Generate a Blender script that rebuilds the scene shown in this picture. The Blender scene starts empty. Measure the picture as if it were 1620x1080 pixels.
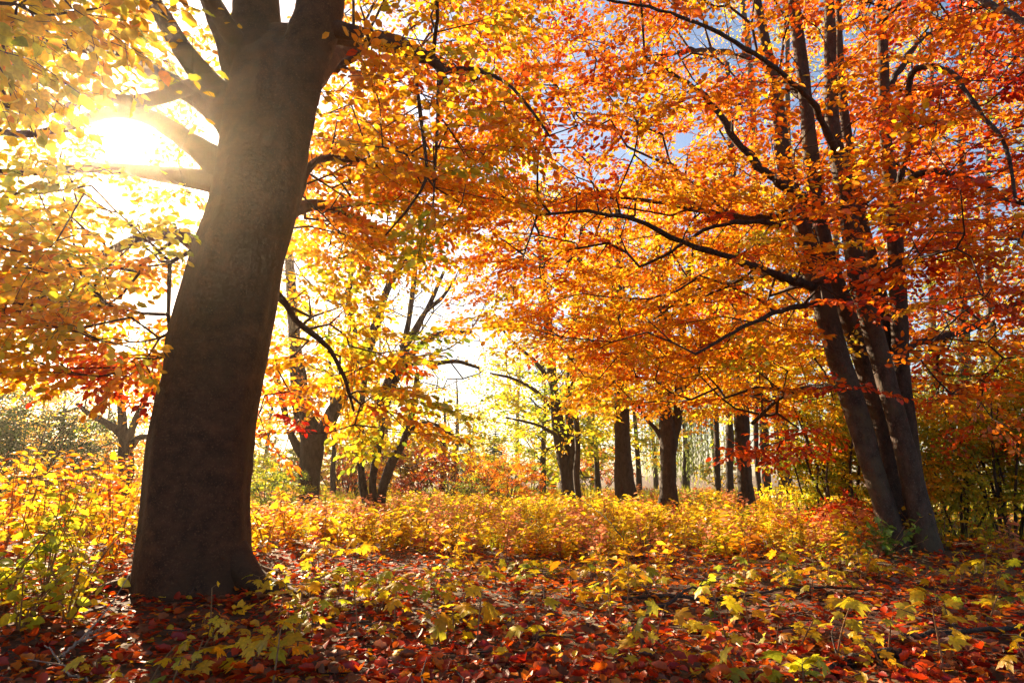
import bpy, math, random
import numpy as np
from mathutils import Vector, Matrix

# ------------------------------------------------------------------ camera, sky, sun, exposure
SC = bpy.context.scene
COL = SC.collection
EYE, PITCH, FPX = 0.90, math.radians(12.0), 990.0          # FPX: focal length in photo pixels (1620 wide)
SUN_AZ, SUN_EL = math.radians(33.9), math.radians(25.5)    # to the left of the view axis
camd = bpy.data.cameras.new('camera'); cam = bpy.data.objects.new('camera', camd); COL.objects.link(cam)
cam.location = (0, 0, EYE); cam.rotation_euler = (math.pi/2 + PITCH, 0, 0)
camd.lens = 22.0; camd.sensor_width = 36.0; camd.clip_start = 0.05; camd.clip_end = 3000
SC.camera = cam
W = bpy.data.worlds.new('World'); SC.world = W; W.use_nodes = True
wn = W.node_tree.nodes; wl = W.node_tree.links; wn.clear()
sky = wn.new('ShaderNodeTexSky'); sky.sky_type = 'NISHITA'; sky.sun_disc = False
sky.sun_elevation = SUN_EL; sky.sun_rotation = -SUN_AZ; sky.dust_density = 0.8; sky.air_density = 1.0; sky.ozone_density = 1.2
bg = wn.new('ShaderNodeBackground'); bg.inputs['Strength'].default_value = 0.042
wo = wn.new('ShaderNodeOutputWorld'); wl.new(sky.outputs[0], bg.inputs[0]); wl.new(bg.outputs[0], wo.inputs[0])
sd = bpy.data.lights.new('sun', 'SUN'); sd.energy = 5.0; sd.angle = math.radians(0.55); sd.color = (1.0, 0.79, 0.52)
so = bpy.data.objects.new('sun', sd); COL.objects.link(so)
SUNV = Vector((-math.sin(SUN_AZ)*math.cos(SUN_EL), math.cos(SUN_AZ)*math.cos(SUN_EL), math.sin(SUN_EL)))
so.rotation_euler = (-SUNV).to_track_quat('-Z', 'Y').to_euler(); so.location = SUNV*200
SC.view_settings.view_transform = 'Standard'; SC.view_settings.look = 'None'; SC.view_settings.gamma = 1.0
SC.view_settings.exposure = 2.35
SC.view_settings.use_curve_mapping = False
SC.render.engine = 'CYCLES'
cy = SC.cycles
cy.max_bounces = 8; cy.diffuse_bounces = 5; cy.glossy_bounces = 2; cy.transmission_bounces = 5; cy.volume_bounces = 0
cy.transparent_max_bounces = 4; cy.sample_clamp_indirect = 6.0; cy.use_denoising = True
cy.caustics_reflective = False; cy.caustics_refractive = False
HAZE = 0.0014

rng = np.random.default_rng(11)
random.seed(4)

# ------------------------------------------------------------------ geometry helpers
CP, SP = math.cos(PITCH), math.sin(PITCH)
def at(px, py, D):
    """the point of the vertical plane y = D seen at a pixel of the photograph"""
    a, b = (px-810.0)/FPX, (540.0-py)/FPX
    fy, fz = CP - b*SP, SP + b*CP
    k = D/fy
    return np.array([a*k, D, EYE + fz*k])
def zc(p):                                                   # depth along the view axis
    return p[1]*CP + (p[2]-EYE)*SP
def proj(P):
    P = np.asarray(P); d = P[:, 1]*CP + (P[:, 2]-EYE)*SP; u = -P[:, 1]*SP + (P[:, 2]-EYE)*CP
    d2 = np.maximum(d, .05)
    return 810 + FPX*P[:, 0]/d2, 540 - FPX*u/d2, d
def gz(x, y):
    x = np.asarray(x, float); y = np.asarray(y, float)
    z = .05*np.sin(.55*x+1.1)*np.cos(.43*y+.4) + .025*np.sin(1.7*x+.6*y) + .02*np.sin(2.3*y-.9*x+2)
    z = z + .16*np.exp(-((x+4.2)**2+(y-7.5)**2)/7.0) + .10*np.exp(-((x-4.4)**2+(y-7.2)**2)/2.0)
    z = z + .05*np.exp(-((x+2.3)**2+(y-4.9)**2)/1.2)
    return z
def unit(v):
    v = np.asarray(v, float); n = np.linalg.norm(v, axis=-1, keepdims=True); return v/np.maximum(n, 1e-9)
def spline(pts, n):
    """Catmull-Rom through rows of any width"""
    P = np.asarray(pts, float); P = np.vstack([2*P[0]-P[1], P, 2*P[-1]-P[-2]]); m = len(P)-3
    t = np.linspace(0, m-1e-6, n); i = t.astype(int); f = (t-i)[:, None]
    a, b, c, d = P[i], P[i+1], P[i+2], P[i+3]
    return .5*((2*b)+(c-a)*f+(2*a-5*b+4*c-d)*f*f+(3*b-a-3*c+d)*f**3)

class MB:
    """collects vertices, tri/quad faces and point colours; builds ONE mesh"""
    def __init__(s): s.v=[]; s.q=[]; s.t=[]; s.c=[]; s.n=0
    def add(s, v, q=None, t=None, c=None):
        v = np.asarray(v, np.float64).reshape(-1, 3)
        s.v.append(v)
        if q is not None and len(q): s.q.append(np.asarray(q)+s.n)
        if t is not None and len(t): s.t.append(np.asarray(t)+s.n)
        if c is not None: s.c.append(np.broadcast_to(c, (len(v), 3)))
        s.n += len(v)
    def mesh(s, name, mat, origin=(0, 0, 0), smooth=True):
        me = bpy.data.meshes.new(name)
        V = (np.vstack(s.v) - np.asarray(origin)).astype(np.float32)
        q = np.vstack(s.q).astype(np.int32) if s.q else np.zeros((0, 4), np.int32)
        t = np.vstack(s.t).astype(np.int32) if s.t else np.zeros((0, 3), np.int32)
        L = np.concatenate([q.ravel(), t.ravel()])
        st = np.concatenate([np.arange(len(q))*4, len(q)*4+np.arange(len(t))*3]).astype(np.int32)
        me.vertices.add(len(V)); me.vertices.foreach_set('co', V.ravel())
        me.loops.add(len(L)); me.loops.foreach_set('vertex_index', L)
        me.polygons.add(len(st)); me.polygons.foreach_set('loop_start', st)
        me.update(calc_edges=True)
        if smooth: me.polygons.foreach_set('use_smooth', np.ones(len(st), bool))
        if s.c:
            C = np.ones((len(V), 4), np.float32); C[:, :3] = np.vstack(s.c)
            at_ = me.color_attributes.new('Col', 'FLOAT_COLOR', 'POINT'); at_.data.foreach_set('color', C.ravel())
        me.materials.append(mat)
        return me
    def build(s, name, mat, parent=None, origin=(0, 0, 0), smooth=True):
        return put(name, s.mesh(name, mat, origin, smooth), parent)
def put(name, data, parent=None):
    o = bpy.data.objects.new(name, data); COL.objects.link(o)
    if parent is not None: o.parent = parent
    return o
def tag(o, label=None, cat=None, group=None, kind=None):
    if label: o['label'] = label
    if cat: o['category'] = cat
    if group: o['group'] = group
    if kind: o['kind'] = kind
    return o
def empty(name, loc, label, cat, group=None):
    o = put(name, None); o.location = tuple(float(k) for k in loc); o.empty_display_size = .2
    return tag(o, label, cat, group)

def tube(mb, pts, rad, sides=12, rough=0.0, seed=0, cap=True, flare=None, col=None):
    P = np.asarray(pts, float); R = np.asarray(rad, float); n = len(P)
    T = unit(np.gradient(P, axis=0))
    ref = np.array([0, -1., 0]) if abs(T[0][1]) < .9 else np.array([1., 0, 0])
    N = np.zeros_like(P); u = unit(ref - T[0]*ref.dot(T[0])); N[0] = u
    for i in range(1, n):
        u = N[i-1]-T[i]*N[i-1].dot(T[i]); N[i] = unit(u)
    B = np.cross(T, N)
    th = np.linspace(0, 2*np.pi, sides, endpoint=False)
    rr = np.repeat(R[:, None], sides, 1)
    if rough:
        s = np.concatenate([[0], np.cumsum(np.linalg.norm(np.diff(P, axis=0), axis=1))])[:, None]/max(R.mean(), .01)
        k = rough
        rr = rr*(1+k*np.sin(2*th+.35*s+seed)+.7*k*np.sin(3*th-.5*s+2*seed)+.45*k*np.sin(5*th+1.1*s+seed*3)+.35*k*np.sin(s*1.9+th+seed)+.2*k*np.sin(9*th+2.3*s))
    if flare is not None: rr = rr*flare(np.arange(n)[:, None]/(n-1.), th[None, :])
    V = P[:, None, :] + rr[..., None]*(np.cos(th)[None, :, None]*N[:, None, :]+np.sin(th)[None, :, None]*B[:, None, :])
    i = np.arange(n-1)[:, None]*sides; j = np.arange(sides)[None, :]; j2 = (j+1) % sides
    Q = np.stack([i+j, i+j2, i+sides+j2, i+sides+j], -1).reshape(-1, 4)
    V = V.reshape(-1, 3); tr = None
    if cap:
        V = np.vstack([V, P[-1]+T[-1]*R[-1]*.6]); a = (n-1)*sides; jj = np.arange(sides)
        tr = np.stack([a+jj, a+(jj+1) % sides, np.full(sides, len(V)-1)], -1)
    mb.add(V, Q, tr, col)
def segs(mb, p0, p1, r0, r1, sides=3, col=None):
    """many frustums at once"""
    p0 = np.asarray(p0); p1 = np.asarray(p1); n = len(p0)
    if n == 0: return
    T = unit(p1-p0); ref = np.where(np.abs(T[:, 2:3]) < .9, [[0, 0, 1.]], [[1., 0, 0]])
    N = unit(np.cross(T, ref)); B = np.cross(T, N)
    th = np.linspace(0, 2*np.pi, sides, endpoint=False)
    ring = np.cos(th)[None, :, None]*N[:, None, :]+np.sin(th)[None, :, None]*B[:, None, :]
    V = np.concatenate([p0[:, None]+ring*np.reshape(r0, (-1, 1, 1)), p1[:, None]+ring*np.reshape(r1, (-1, 1, 1))], 1)
    base = np.arange(n)[:, None]*2*sides; j = np.arange(sides)[None, :]; j2 = (j+1) % sides
    if sides == 2: j = np.array([[0]]); j2 = np.array([[1]])
    Q = np.stack([base+j, base+j2, base+sides+j2, base+sides+j], -1).reshape(-1, 4)
    c = None if col is None else np.broadcast_to(col, (n*2*sides, 3))
    mb.add(V.reshape(-1, 3), Q, None, c)

# leaf outlines: u along the leaf, v across, w out of its plane
LEAF6 = np.array([[0, 0, 0], [.30, .27, .07], [.68, .25, .06], [1.0, 0, -.06], [.68, -.25, .06], [.30, -.27, .07]])
LQ6 = np.array([[0, 3, 2, 1], [0, 5, 4, 3]])
LEAF4 = np.array([[0, 0, 0], [.48, .33, .09], [1.0, 0, -.05], [.48, -.33, .09]])
LQ4 = np.array([[0, 3, 2, 1]])
CURL6 = LEAF6.copy(); CURL6[:, 2] = [0, .20, .16, .12, .22, .14]
def leaves(mb, pos, axis, nor, ln, col, tmpl=LEAF6, width=1.0):
    pos = np.asarray(pos); n = len(pos)
    if n == 0: return
    a = unit(axis); b = unit(np.cross(nor, a)); c = np.cross(a, b)
    L = np.reshape(ln, (-1, 1, 1)); T = tmpl
    V = pos[:, None]+L*(T[None, :, 0:1]*a[:, None]+width*T[None, :, 1:2]*b[:, None]+T[None, :, 2:3]*c[:, None])
    Q = (np.arange(n)[:, None, None]*len(T)+(LQ6 if len(T) == 6 else LQ4)[None]).reshape(-1, 4)
    mb.add(V.reshape(-1, 3), Q, None, np.repeat(col, len(T), 0))

PT = np.array([0, .2, .4, .6, .8, 1.0, 1.25, 1.5])
PC = np.array([[.32, .010, .005], [.68, .060, .006], [.90, .190, .008], [.95, .38, .010], [.95, .60, .018], [.62, .60, .025], [.20, .32, .03], [.06, .12, .025]])
def leafcol(t, lo=.72, hi=1.1):
    t = np.clip(np.asarray(t, float), 0, 1.5)
    c = np.stack([np.interp(t, PT, PC[:, k]) for k in range(3)], -1)
    return c*rng.uniform(lo, hi, t.shape+(1,))

# ------------------------------------------------------------------ materials (all procedural)
def newmat(name):
    m = bpy.data.materials.new(name); m.use_nodes = True; nt = m.node_tree; nt.nodes.clear()
    return m, nt.nodes, nt.links
def leaf_material(name, source, trans=.58, gloss=.03, rough=.42):
    m, n, l = newmat(name)
    out = n.new('ShaderNodeOutputMaterial')
    if source == 'attr': src = n.new('ShaderNodeAttribute'); src.attribute_name = 'Col'; c = src.outputs['Color']
    else: src = n.new('ShaderNodeObjectInfo'); c = src.outputs['Color']
    tc = n.new('ShaderNodeTexCoord'); nz = n.new('ShaderNodeTexNoise'); nz.inputs['Scale'].default_value = 26 if source == 'attr' else 5
    nz.inputs['Detail'].default_value = 4
    l.new(tc.outputs['Object'], nz.inputs['Vector'])
    mr = n.new('ShaderNodeMapRange'); mr.inputs[1].default_value = .3; mr.inputs[2].default_value = .7; mr.inputs[3].default_value = .72; mr.inputs[4].default_value = 1.12
    l.new(nz.outputs['Fac'], mr.inputs[0])
    mul = n.new('ShaderNodeMix'); mul.data_type = 'RGBA'; mul.blend_type = 'MULTIPLY'; mul.inputs[0].default_value = 1
    l.new(c, mul.inputs[6]); l.new(mr.outputs[0], mul.inputs[7])
    d = n.new('ShaderNodeBsdfDiffuse'); t = n.new('ShaderNodeBsdfTranslucent'); g = n.new('ShaderNodeBsdfGlossy')
    g.inputs['Roughness'].default_value = rough; g.inputs['Color'].default_value = (1, 1, 1, 1)
    l.new(mul.outputs[2], d.inputs['Color']); l.new(mul.outputs[2], t.inputs['Color'])
    m1 = n.new('ShaderNodeMixShader'); m1.inputs[0].default_value = trans
    l.new(d.outputs[0], m1.inputs[1]); l.new(t.outputs[0], m1.inputs[2])
    m2 = n.new('ShaderNodeMixShader'); m2.inputs[0].default_value = gloss
    l.new(m1.outputs[0], m2.inputs[1]); l.new(g.outputs[0], m2.inputs[2]); l.new(m2.outputs[0], out.inputs['Surface'])
    return m
def bark_material(name, c1, c2, scale, bump, speck=(.16, .13, .10), zs=.45, moss=None):
    m, n, l = newmat(name)
    out = n.new('ShaderNodeOutputMaterial'); p = n.new('ShaderNodeBsdfPrincipled'); p.inputs['Roughness'].default_value = .85
    p.inputs['Specular IOR Level'].default_value = .25
    tc = n.new('ShaderNodeTexCoord'); mp = n.new('ShaderNodeMapping'); mp.inputs['Scale'].default_value = (scale, scale, scale*zs)
    l.new(tc.outputs['Object'], mp.inputs['Vector'])
    a = n.new('ShaderNodeTexNoise'); a.inputs['Scale'].default_value = 1.0; a.inputs['Detail'].default_value = 7; a.inputs['Roughness'].default_value = .65
    l.new(mp.outputs[0], a.inputs['Vector'])
    b = n.new('ShaderNodeTexVoronoi'); b.inputs['Scale'].default_value = 3.2; l.new(mp.outputs[0], b.inputs['Vector'])
    r = n.new('ShaderNodeValToRGB'); r.color_ramp.elements[0].position = .35; r.color_ramp.elements[1].position = .68
    r.color_ramp.elements[0].color = (*c1, 1); r.color_ramp.elements[1].color = (*c2, 1)
    l.new(a.outputs['Fac'], r.inputs[0])
    sp = n.new('ShaderNodeTexNoise'); sp.inputs['Scale'].default_value = 9.0; sp.inputs['Detail'].default_value = 3; l.new(mp.outputs[0], sp.inputs['Vector'])
    sr = n.new('ShaderNodeMapRange'); sr.inputs[1].default_value = .56; sr.inputs[2].default_value = .70
    l.new(sp.outputs['Fac'], sr.inputs[0])
    mx = n.new('ShaderNodeMix'); mx.data_type = 'RGBA'; mx.inputs[7].default_value = (*speck, 1)
    l.new(sr.outputs[0], mx.inputs[0]); l.new(r.outputs[0], mx.inputs[6]); l.new(mx.outputs[2], p.inputs['Base Color'])
    if moss:
        mz = n.new('ShaderNodeTexNoise'); mz.inputs['Scale'].default_value = 2.3; mz.inputs['Detail'].default_value = 6; mz.inputs['Roughness'].default_value = .7; l.new(tc.outputs['Object'], mz.inputs['Vector'])
        mr = n.new('ShaderNodeMapRange'); mr.inputs[1].default_value = .50; mr.inputs[2].default_value = .64; l.new(mz.outputs['Fac'], mr.inputs[0])
        m2 = n.new('ShaderNodeMix'); m2.data_type = 'RGBA'; m2.inputs[7].default_value = (*moss, 1); l.new(mr.outputs[0], m2.inputs[0]); l.new(mx.outputs[2], m2.inputs[6]); l.new(m2.outputs[2], p.inputs['Base Color'])
    ad = n.new('ShaderNodeMath'); ad.operation = 'ADD'; l.new(a.outputs['Fac'], ad.inputs[0])
    ml = n.new('ShaderNodeMath'); ml.operation = 'MULTIPLY'; ml.inputs[1].default_value = .5; l.new(b.outputs['Distance'], ml.inputs[0]); l.new(ml.outputs[0], ad.inputs[1])
    bp = n.new('ShaderNodeBump'); bp.inputs['Strength'].default_value = .7; bp.inputs['Distance'].default_value = bump
    l.new(ad.outputs[0], bp.inputs['Height']); l.new(bp.outputs[0], p.inputs['Normal']); l.new(p.outputs[0], out.inputs['Surface'])
    return m
def soil_material():
    m, n, l = newmat('forest_soil')
    out = n.new('ShaderNodeOutputMaterial'); p = n.new('ShaderNodeBsdfPrincipled'); p.inputs['Roughness'].default_value = .95
    tc = n.new('ShaderNodeTexCoord'); a = n.new('ShaderNodeTexNoise'); a.inputs['Scale'].default_value = 7; a.inputs['Detail'].default_value = 8
    l.new(tc.outputs['Object'], a.inputs['Vector'])
    b = n.new('ShaderNodeTexNoise'); b.inputs['Scale'].default_value = .35; b.inputs['Detail'].default_value = 3; l.new(tc.outputs['Object'], b.inputs['Vector'])
    r = n.new('ShaderNodeValToRGB'); r.color_ramp.elements[0].position = .3; r.color_ramp.elements[1].position = .7
    r.color_ramp.elements[0].color = (.022, .010, .006, 1); r.color_ramp.elements[1].color = (.13, .045, .014, 1); l.new(a.outputs['Fac'], r.inputs[0])
    r2 = n.new('ShaderNodeValToRGB'); r2.color_ramp.elements[0].position = .42; r2.color_ramp.elements[1].position = .62
    r2.color_ramp.elements[0].color = (0, 0, 0, 1); r2.color_ramp.elements[1].color = (1, 1, 1, 1); l.new(b.outputs['Fac'], r2.inputs[0])
    mx = n.new('ShaderNodeMix'); mx.data_type = 'RGBA'; mx.inputs[7].default_value = (.10, .085, .02, 1)
    f = n.new('ShaderNodeMath'); f.operation = 'MULTIPLY'; f.inputs[1].default_value = .5; l.new(r2.outputs[0], f.inputs[0])
    l.new(f.outputs[0], mx.inputs[0]); l.new(r.outputs[0], mx.inputs[6]); l.new(mx.outputs[2], p.inputs['Base Color'])
    bp = n.new('ShaderNodeBump'); bp.inputs['Distance'].default_value = .03; l.new(a.outputs['Fac'], bp.inputs['Height']); l.new(bp.outputs[0], p.inputs['Normal'])
    l.new(p.outputs[0], out.inputs['Surface']); return m
M_LEAF = leaf_material('leaf_tissue', 'attr')
M_LEAFO = leaf_material('leaf_tissue_single', 'obj')
M_LIT = leaf_material('fallen_leaf_tissue', 'attr', .34, .028, .40)
M_LITO = leaf_material('fallen_leaf_tissue_single', 'obj', .34, .028, .40)
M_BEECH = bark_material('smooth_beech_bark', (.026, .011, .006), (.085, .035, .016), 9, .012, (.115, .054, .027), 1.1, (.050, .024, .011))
M_STEM = bark_material('smooth_stem_bark', (.032, .018, .013), (.095, .058, .042), 12, .012, (.12, .085, .065), .6, (.085, .06, .035))
M_DARK = bark_material('rough_dark_bark', (.022, .015, .012), (.075, .052, .040), 16, .03, (.10, .08, .06))
M_TWIG = bark_material('twig_bark', (.030, .018, .014), (.075, .045, .032), 30, .004)
M_DRY = bark_material('dry_pale_wood', (.16, .11, .08), (.34, .27, .21), 25, .005, (.4, .34, .28))
M_HERB = bark_material('herb_stem', (.16, .06, .03), (.30, .16, .06), 40, .002, (.3, .2, .1))
M_SOIL = soil_material()

# ------------------------------------------------------------------ ground
def build_ground():
    k = 181; u = np.linspace(-1, 1, k); s = np.sign(u)*(np.abs(u)**3.2)*400 + u*9
    X, Y = np.meshgrid(s, s+8); Z = gz(X, Y)
    V = np.stack([X, Y, Z], -1).reshape(-1, 3)
    i = np.arange(k-1)[:, None]*k; j = np.arange(k-1)[None]
    Q = np.stack([i+j, i+j+1, i+k+j+1, i+k+j], -1).reshape(-1, 4)
    mb = MB(); mb.add(V, Q); return tag(mb.build('ground', M_SOIL), kind='structure')
build_ground()

# ------------------------------------------------------------------ sprays: a twig with side twigs and alternate leaves
def make_spray(L=.55, gap=.045, leaf=.078, flat=.75):
    tw0, tw1, twr = [], [], []; lp, la, ln_, ll = [], [], [], []
    def line(p, d, length, r):
        k = max(1, int(length/.14)); q = p.copy(); dd = d.copy(); pts = [q.copy()]
        for _ in range(k):
            dd = unit(dd+rng.normal(0, .10, 3)+np.array([0, 0, -.05])); q = q+dd*length/k; pts.append(q.copy())
        pts = np.array(pts)
        for a_, b_ in zip(pts[:-1], pts[1:]): tw0.append(a_); tw1.append(b_); twr.append(r)
        return pts
    main = line(np.zeros(3), np.array([1., 0, .05]), L, .0028)
    twigs = [(main, L)]
    ns = int(L/.075); sg = 1
    for i in range(ns):
        t = .12+.85*i/ns; p = spline(main, 40)[int(t*39)]
        d = unit(np.array([.65, sg*.75, rng.normal(0, .12)])); sg = -sg
        l_ = .34*(1-.55*t)*rng.uniform(.7, 1.2); twigs.append((line(p, d, l_, .0017), l_))
    for pts, l_ in twigs:
        m = max(3, int(l_/gap)); s = spline(pts, m+1); s2 = 1
        for i in range(1, m+1):
            d = unit(s[i]-s[i-1]); side = unit(np.cross([0, 0, 1.], d))*s2; s2 = -s2
            a = unit(d*.7+side*(.85 if i < m else .1)+rng.normal(0, .22, 3)+np.array([0, 0, -.22]))
            lp.append(s[i]); la.append(a); ln_.append(unit(np.array([0, 0, 1.])+rng.normal(0, flat, 3))); ll.append(leaf*rng.uniform(.7, 1.2))
    return dict(p0=np.array(tw0), p1=np.array(tw1), r=np.array(twr), lp=np.array(lp), la=np.array(la), ln=np.array(ln_), ll=np.array(ll))
SPRAYS = [make_spray() for _ in range(14)]
SPARSE = [make_spray(.5, .09) for _ in range(8)]

class Skel:
    def __init__(s): s.p=[]; s.par=[]; s.len=[]; s.r=[]; s.fix=0
    def chain(s, pts, rad, parent=-1):
        last = parent
        for p, r in zip(pts, rad):
            l_ = 0 if last < 0 else s.len[last]+np.linalg.norm(p-s.p[last])
            s.p.append(np.array(p)); s.par.append(last); s.len.append(l_); s.r.append(r); last = len(s.p)-1
        s.fix = len(s.p)
    def grow(s, pts, bf=.22, up=.5, step=.32, wob=.05, tip=.0045, rmax=.09, zmin=0.0):
        """join every point to the nearest fitting node by a crooked branch; returns tip directions"""
        pts = np.asarray(pts); n0 = len(s.p); cap = n0+len(pts)*60
        P = np.zeros((cap, 3)); P[:n0] = s.p; LEN = np.zeros(cap); LEN[:n0] = s.len; par = list(s.par); n = n0
        ok = np.ones(cap); 
        base = P[:n0]
        if zmin: ok[:n0][base[:, 2] < zmin] = 1e3
        d0 = np.array([np.min(np.linalg.norm(base-q, axis=1)) for q in pts]); order = np.argsort(d0)
        tips = np.zeros(len(pts), int); dirs = np.zeros((len(pts), 3))
        for oi in order:
            q = pts[oi]; v = q-P[:n]; d = np.linalg.norm(v, axis=1)
            cost = d+bf*LEN[:n]+up*np.maximum(0, -v[:, 2])*1.0+(ok[:n]-1)
            k = int(np.argmin(cost)); a = P[k]; dist = d[k]
            m = max(1, int(round(dist/step)))
            pd = unit(a-P[par[k]]) if par[k] >= 0 else unit(q-a)
            c = a+pd*dist*.30+np.array([0, 0, .10*dist])
            last = k
            for j in range(1, m+1):
                t = j/m; b = (1-t)**2*a+2*t*(1-t)*c+t*t*q
                if j < m: b = b+rng.normal(0, wob*min(1, dist), 3)
                P[n] = b; LEN[n] = LEN[last]+np.linalg.norm(b-P[last]); par.append(last); last = n; n += 1
                if n >= cap-70: break
            tips[oi] = last; dirs[oi] = unit(P[last]-P[par[last]])
        area = np.zeros(n); e = 2.35
        for i in tips: area[i] += tip**e
        for i in range(n-1, n0-1, -1):
            if par[i] >= 0: area[par[i]] += area[i]
        r = area**(1/e); r = rmax*np.tanh(r/rmax); par = np.array(par)
        c = np.arange(n0, n); pp = par[c]
        r1 = r[c]; r0 = np.where(pp >= n0, np.maximum(r[pp], r1), np.minimum(r1*1.25, r1+.01))
        s.edges = (P[pp], P[c], r0, r1); s.tips = P[tips]; s.dirs = dirs
        return s

def dress(sk, tvals, spread=.10, scale=1.0, lib=None, leafscale=1.0, lay=.25, keep=1.0, thick=1.0, fine=False):
    """sprays on the tips of a skeleton; returns leaf arrays and twig arrays"""
    lib = lib or SPRAYS
    LP, LA, LN, LL, LT, T0, T1, TR = [], [], [], [], [], [], [], []
    for p, d, t in zip(sk.tips, sk.dirs, tvals):
        S = lib[rng.integers(len(lib))]
        x = unit(np.array([d[0], d[1], d[2]*.35-.05])+rng.normal(0, .12, 3)); z = unit(np.array([0, 0, 1.])+rng.normal(0, lay, 3)); y = unit(np.cross(z, x)); z = np.cross(x, y)
        R = np.stack([x, y, z]); k = scale*rng.uniform(.8, 1.2)
        LP.append(p+(S['lp']*k)@R); LA.append(S['la']@R); LN.append(S['ln']@R); LL.append(S['ll']*leafscale*np.ones(len(S['ll'])))
        LT.append(t+rng.normal(0, spread, len(S['ll'])))
        w = slice(None) if fine else slice(0, 3); T0.append(p+(S['p0'][w]*k)@R); T1.append(p+(S['p1'][w]*k)@R); TR.append(S['r'][w]*thick)
    LP, LA, LN, LL, LT = map(np.concatenate, (LP, LA, LN, LL, LT))
    if keep < 1:
        m = rng.random(len(LP)) < keep; LP, LA, LN, LL, LT = LP[m], LA[m], LN[m], LL[m], LT[m]
    return [LP, LA, LN, LL, LT], (np.concatenate(T0), np.concatenate(T1), np.concatenate(TR))

# larger single leaves, shared meshes
def ovate_mesh(name, mat, curl=0.0, wave=.03, fat=1.0):
    us = np.array([0, .08, .22, .4, .58, .76, .9, 1.0]); ws = np.array([0, .14, .255, .30, .285, .20, .09, 0])*fat
    V = []; 
    for i, (u, w) in enumerate(zip(us, ws)):
        z = -.10*u*u+curl*(u-.4)**2; e = wave*(1 if i % 2 else -1)
        V += [[u, w, z+.32*w+e+curl*w], [u, 0, z], [u, -w, z+.32*w-e+curl*w]]
    Q = []
    for i in range(len(us)-1):
        a = i*3; Q += [[a, a+1, a+4, a+3], [a+1, a+2, a+5, a+4]]
    mb = MB(); mb.add(V, Q)
    segs(mb, [[-.22, 0, .02]], [[0, 0, 0]], [.010], [.012], 3)
    return mb.mesh(name, mat)
MAPLE = [(0, 0), (-.10, .20), (.06, .42), (.16, .26), (.22, .44), (.46, .66), (.52, .42), (.62, .40), (.50, .17), (.74, .26), (.80, .13), (1.08, 0)]
def maple_mesh(name, mat, droop=.18, seed=0):
    r = np.random.default_rng(seed); half = [np.array(p) for p in MAPLE]
    ring = half + [np.array([p[0], -p[1]]) for p in half[-2:0:-1]]
    ring = np.array(ring)*(1+r.normal(0, .05, (len(ring), 1)))
    c = np.array([.16, 0]); V = [[.16, 0, .02]]
    mid = [c+(p-c)*.5 for p in ring]
    def z(p): q = np.array(p)-c; return -droop*(q[0]**2+1.2*q[1]**2)+.05*math.sin(5*q[1]+seed)*q[0]
    V += [[p[0], p[1], z(p)] for p in mid]+[[p[0], p[1], z(p)+r.normal(0, .03)] for p in ring]
    n = len(ring); T = [[0, 1+i, 1+(i+1) % n] for i in range(n)]; Q = [[1+i, 1+n+i, 1+n+(i+1) % n, 1+(i+1) % n] for i in range(n)]
    mb = MB(); mb.add(V, Q, T); return mb.mesh(name, mat)
OV = [ovate_mesh('beech_leaf', M_LEAFO, c, w) for c, w in ((0, .02), (.25, .03), (-.2, .035), (.1, .015))]
OVF = [ovate_mesh('fallen_beech_leaf', M_LITO, c, w) for c, w in ((.7, .05), (-.6, .06), (1.0, .03), (.3, .08))]
MP = [maple_mesh('maple_leaf', M_LEAFO, d, k) for k, d in enumerate((.10, .28, .45, .2))]
MPF = [maple_mesh('fallen_maple_leaf', M_LITO, d, 9+k) for k, d in enumerate((-.3, .35, .6))]
def leaf_matrix(p, axis, nor, ln):
    a = unit(axis); b = unit(np.cross(nor, a)); c = np.cross(a, b)
    m = Matrix.Identity(4)
    for i in range(3):
        m[i][0] = a[i]*ln; m[i][1] = b[i]*ln; m[i][2] = c[i]*ln; m[i][3] = p[i]
    return m
def single_leaf(name, me, parent, p, axis, nor, ln, col):
    o = put(name, me, parent); o.matrix_local = leaf_matrix(p, axis, nor, ln); o.color = (float(col[0]), float(col[1]), float(col[2]), 1)
    return o

def finish_tree(root, base, sk, LV, TW, split=0, lo=.72, hi=1.1, twigmat=None, sides=5):
    LP, LA, LN, LL, LT = LV
    col = leafcol(LT, lo, hi)
    keep = np.ones(len(LP), bool)
    crown = None
    if split:
        x, y, d = proj(LP); size = np.where((x > 5) & (x < 1615) & (y > 5) & (y < 1000) & (d > .5), LL/np.maximum(d, .5), 0)
        sel = np.argsort(-size)[:split]; keep[sel] = False
    mb = MB(); leaves(mb, LP[keep], LA[keep], LN[keep], LL[keep], col[keep], LEAF6 if split else LEAF4)
    crown = tag(mb.build('crown', M_LEAF, root, base, smooth=False), kind='stuff')
    if split:
        for i in sel:
            single_leaf('leaf', OV[i % len(OV)], crown, LP[i]-base, LA[i], LN[i], LL[i]*1.02, col[i])
    mb = MB(); p0, p1, r0, r1 = sk.edges
    big = r1 > .012
    b2 = r1 > .03; b1 = big & ~b2
    segs(mb, p0[b2], p1[b2], r0[b2], r1[b2], 7); segs(mb, p0[b1], p1[b1], r0[b1], r1[b1], 5); segs(mb, p0[~big], p1[~big], r0[~big], r1[~big], 3)
    segs(mb, TW[0], TW[1], TW[2], TW[2]*.75, 3 if split else 2)
    tag(mb.build('branchwork', twigmat or M_TWIG, root, base), kind='stuff')
    return crown

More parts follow.
